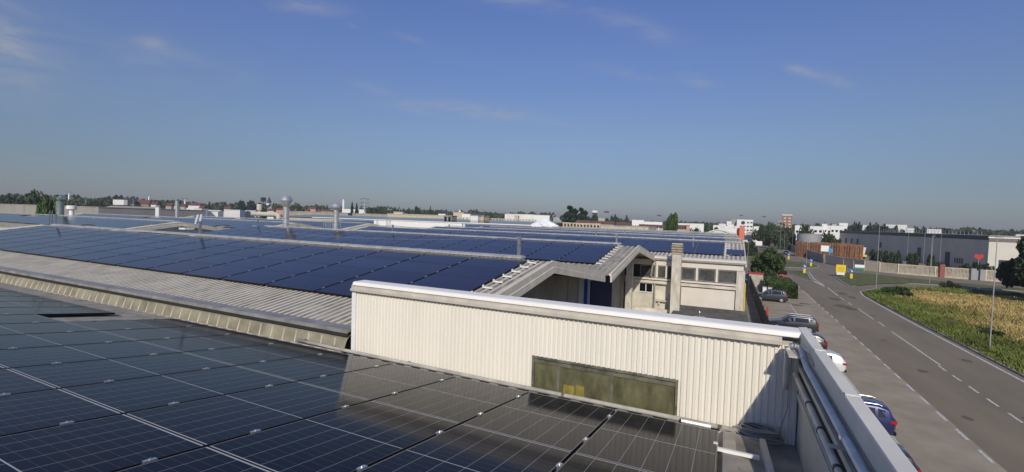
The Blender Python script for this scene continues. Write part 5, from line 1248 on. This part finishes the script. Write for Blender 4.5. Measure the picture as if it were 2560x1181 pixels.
for i, (a, c_, t_) in enumerate(((1688, 1715, 559), (1715, 1760, 560), (1783, 1800, 564), (1797, 1815, 560), (1812, 1822, 566), (1822, 1835, 562), (1836, 1846, 566), (1884, 1898, 567), (1800, 1842, 571))):
    shed('shed', 'white industrial block in the distance right of the green tree', 'shed', a, c_, t_, 280+(i % 4)*30, 20, M_white if i % 3 else M_sheds, group='white blocks in the right distance', roofcol=M_sheds)
# white arched barn
ab = empty('arched_hall', 'white hall with a shallow arched roof beyond the solar roofs', 'building'); qa = far(1757, 583, 175); qb = far(1838, 583, 175); Y = (qa.y+qb.y)/2; xa, xb = atY(1757, 583, Y).x, atY(1838, 583, Y).x
P = [(xa, .02)]+[(xa+(xb-xa)*i/12, atY(1800, 583, Y).z-1.0+1.9*math.sin(math.pi*i/12)) for i in range(13)]+[(xb, .02)]
b = MB(); b.prism(P[::-1], Y, Y+25, 'y'); b.build('wall', M_white, ab)
b = MB(); Pr = P[1:-1]; b.prism(([(x-.0, z_+.3) for x, z_ in Pr]+[(x, z_+.02) for x, z_ in Pr[::-1]])[::-1], Y-.4, Y+25.2, 'y'); b.build('roof', M_cap, ab)
shed('hall', 'long orange-red building with a taller square end', 'building', 1818, 1850, 571, 330, 20, M_orange)
shed('tower_block', 'orange-red square block at the end of the long building', 'building', 1849, 1862, 566, 320, 14, M_orange)
# white office with window grid and letters-like marks left of the windows
of = shed('office_block', 'white four-storey office block on the right horizon', 'building', 1842.5, 1883, 549.5, 420, 20, M_white)
ow = of.children[0].dimensions
W2 = ow.x/2; Hh = far(1862, 549.5, 420).z
for r in range(4):
    for c_ in range(4):
        x = W2*(-.46+.42*c_); b = MB(); zz = Hh-2.4-r*3.1
        if r == 0 and c_ < 2: continue
        b.box(x-W2*.13, x+W2*.13, -.1, -.01, zz-.55, zz+.55); b.build('window', M_dgrey, of)
b = MB(); disc(b, -W2*.22, -.12, Hh-2.6, 1.5, 16); b.build('round_emblem', M_dgrey, of)
shed('silo_block', 'pale twin silo block left of the white office', 'building', 1817, 1829, 553.5, 430, 10, M_white)
shed('plant_building', 'grey process building beside the white office', 'building', 1829, 1842, 549, 440, 10, M_lgrey)
# red brick tower
tw = shed('tower_block', 'red brick apartment tower with pale balconies on the right horizon', 'tower', 1955.5, 1981, 539.5, 520, 16, M_brick)
W2 = abs(far(1981, 540, 520).x-far(1955.5, 540, 520).x)/2; Hh = far(1968, 539.5, 520).z
for r in range(7):
    for c_ in range(2):
        x = -W2*.45+c_*W2*.95; zz = Hh-2.2-r*2.9; b = MB(); b.box(x-W2*.22, x+W2*.22, -.5, -.02, zz-1.0, zz+.2); b.build('balcony', M_facl, tw)
b = MB(); b.box(-W2, W2, -.3, 16, Hh+.05, Hh+1.0); b.build('parapet', M_sheds, tw)
shed('block', 'grey block left of the brick tower', 'building', 1944.5, 1956, 551.5, 500, 12, M_lgrey, windows=(3, 3))
# villas behind the tank
for i, (a, c_, t_, d) in enumerate(((1988, 2012, 564, 300), (2022, 2058, 566, 290), (2055, 2068, 560, 300), (2054, 2082, 564, 330), (2077, 2108, 565, 300), (2098, 2120, 558, 340), (2080, 2099, 562, 350))):
    shed('white_villa', ['wide white villa behind the road trees', 'white villa with a dark window band above the round tank', 'white stair tower of the villa group', 'white flat villa at the back', 'white villa left of the grey building', 'tall white block above the grey building corner', 'small white villa far back'][i], 'building', a, c_, t_, d, 12, M_white, windows=((3, 2) if i in (1, 4) else (2, 1)))
for i, (a, c_, t_) in enumerate(((2155, 2172, 563), (2215, 2268, 562), (2267, 2286, 571), (2318, 2354, 573.5), (2540, 2580, 587))):
    shed('shed', ['pale low house between the trees over the grey building', 'long thin white roof line over the trees', 'cream block right of the trees over the grey building', 'wide cream block over the grey building roof', 'white block at the far right horizon'][i], 'building', a, c_, t_, 360, 14, M_sheds)
for i, (px, py, w) in enumerate(((1872, 585, 34), (1858, 588, 30), (1884, 590, 24))): ftree(px, py, w, 190, 'bush', i % 2, 'green shrubs at the roadside below the orange block', 'shrubs below the orange block', 1200, .07)
# bridge-like building at the far end of the road
eb = shed('warehouse', 'low warehouse across the far end of the road with a yellow door', 'building', 1868, 1916, 582, 400, 16, M_mid, roofcol=M_shedd)
b = MB(); b.box(8, 12, -.1, -.01, .5, 4.0); b.build('yellow_door', M_yel, eb); b = MB(); b.box(-14, -8, -.1, -.01, 0, 4.2); b.build('dark_door', M_dgrey, eb); b = MB(); b.box(13, 17, -.1, -.01, 0, 4.2); b.build('dark_door', M_dgrey, eb)
shed('container', 'white container on the verge beyond the factory corner', 'container', 1858, 1869, 601, 230, 4, M_white)

# masts, pylons, towers
def pylon(px, pyt, dist, label, spread=5.5, arms=True):
    t = far(px, pyt, dist); h = t.z; o = empty('power_pylon', label, 'pylon', (t.x, t.y, 0), 0)
    b = MB(); w = h*.055
    for sx in (-1, 1):
        for sy in (-1, 1): b.tube([(sx*w, sy*w, 0), (sx*w*.35, sy*w*.35, h*.72), (0, 0, h)], .16, 4)
    for i in range(9):
        f_ = i/9; f2 = (i+1)/9; a = w*(1-f_*.8); c_ = w*(1-f2*.8)
        b.tube([(-a, -a, h*f_*.95), (c_, -c_, h*f2*.95)], .1, 4); b.tube([(a, a, h*f_*.95), (-c_, c_, h*f2*.95)], .1, 4); b.tube([(a, -a, h*f_*.95), (-c_, -c_, h*f2*.95)], .1, 4)
    b.build('lattice', M_galv, o)
    if arms:
        for z_ in (.98, .86, .74): b = MB(); b.tube([(-spread*(1.15-.15*z_), 0, h*z_), (0, 0, h*z_+.5), (spread*(1.15-.15*z_), 0, h*z_)], .2, 4); b.build('cross_arm', M_galv, o)
    return o
pylon(912, 497, 330, 'lattice power pylon with three cross arms right of the smokestack', 4.2)
pylon(463, 497, 420, 'lattice power pylon right of the slim flue', 4)
pylon(173, 481, 430, 'dark pylon above the left concrete wall', 3)
pylon(373, 487, 520, 'thin pylon right of the red-roofed house', 3)
for px, pyb, pyt, d, lb_ in ((215, 511, 495, 150, 'thin mast on the grey concrete hall'), (333, 515, 495, 150, 'thin mast on the brown hall'), (1078, 520, 508, 300, 'thin mast above the pointed tree'), (1113, 540, 515, 280, 'white-topped mast beside the dark-roofed white house'), (1119, 540, 522, 290, 'second thin mast right of the white-topped mast'), (1343, 545, 528, 380, 'thin mast left of the conifers'), (1475, 545, 521, 420, 'thin faint mast right of the conifers'), (1618, 556, 538, 420, 'stub mast left of the round tree'), (1823, 553, 542, 430, 'thin antenna on the twin silo block'), (1900, 570, 545, 500, 'faint lattice mast left of the brick tower'), (1774, 580, 553, 200, 'slim pole right of the round tree'), (998, 540, 521, 200, 'pole on the cream hall')):
    mast(px, pyb, pyt, d, lb_, r=.09 if d < 320 else .14)
q = far(658, 494, 520); o = empty('water_tower', 'dark lattice tower with wide top left of the bell tower', 'tower', (q.x, q.y, 0)); b = MB(); b.box(-1.7, 1.7, -1.7, 1.7, q.z-4, q.z); b.build('tank', M_dgrey, o)
b = MB(); [b.tube([(sx*2, sy*2, 0), (sx*1.3, sy*1.3, q.z-4)], .25, 5) for sx in (-1, 1) for sy in (-1, 1)]; b.build('legs', M_dgrey, o)
q = far(673, 497, 560); o = empty('bell_tower', 'slender bell tower, white below and dark above', 'tower', (q.x, q.y, 0)); b = MB(); b.box(-2, 2, -2, 2, 0, q.z-5); b.build('shaft', M_white, o); b = MB(); b.lathe([(2.2, q.z-5), (1.6, q.z-2), (.2, q.z+2)], 0, 0, 8); b.build('spire', M_dgrey, o)
q = far(1487, 527, 700); o = empty('water_tower', 'funnel-shaped water tower with red band on the horizon', 'tower', (q.x, q.y, 0)); b = MB(); b.lathe([(1.3, 0), (1.3, q.z-8), (2, q.z-6)], 0, 0, 14); b.build('shaft', M_white, o, smooth='auto')
b = MB(); b.lathe([(2, q.z-6), (5.0, q.z-3.2)], 0, 0, 16); b.build('funnel', mat('pale_red', (.5, .22, .17), .8), o); b = MB(); b.lathe([(5.0, q.z-3.19), (5.0, q.z-1.2), (3.5, q.z)], 0, 0, 16); b.build('tank', M_white, o)
for px, py, d, lb_ in ((1516, 532, 420, 'flat-headed light tower left of the dark trees'), (1648, 541, 520, 'flat-headed floodlight mast left of the round green tree'), (1688, 541, 450, 'floodlight mast just right of the round green tree'), (1853, 540, 700, 'floating faint floodlight head above the white office'), (1910, 543, 700, 'faint floodlight head left of the brick tower')):
    q = far(px, py, d); o = empty('floodlight_mast', lb_.replace('floating ', ''), 'floodlight', (q.x, q.y, 0)); b = MB(); b.tube([(0, 0, 0), (0, 0, q.z)], .3, 6); b.build('pole', M_lgrey, o); b = MB(); b.box(-2.2, 2.2, -.3, .3, q.z, q.z+1.2); b.build('lamp_head', M_dgrey, o)
# ------------------------------------------------------------------ thin summer haze
hz = MB(); hz.box(-4100, 4100, -700, 5100, -2.2, 62)
ho = hz.build('haze', []); tag(ho, 'thin pale summer haze over the plain', 'haze', kind='stuff')
HM = bpy.data.materials.new('haze_volume'); HM.use_nodes = True; hn = HM.node_tree; hn.nodes.remove(hn.nodes['Principled BSDF'])
pv = hn.nodes.new('ShaderNodeVolumePrincipled'); pv.inputs['Color'].default_value = (.90, .90, .86, 1); pv.inputs['Density'].default_value = .00028; pv.inputs['Anisotropy'].default_value = .2
hn.links.new(pv.outputs[0], hn.nodes['Material Output'].inputs['Volume']); ho.data.materials.append(HM)
print('individual panels', count_ind)
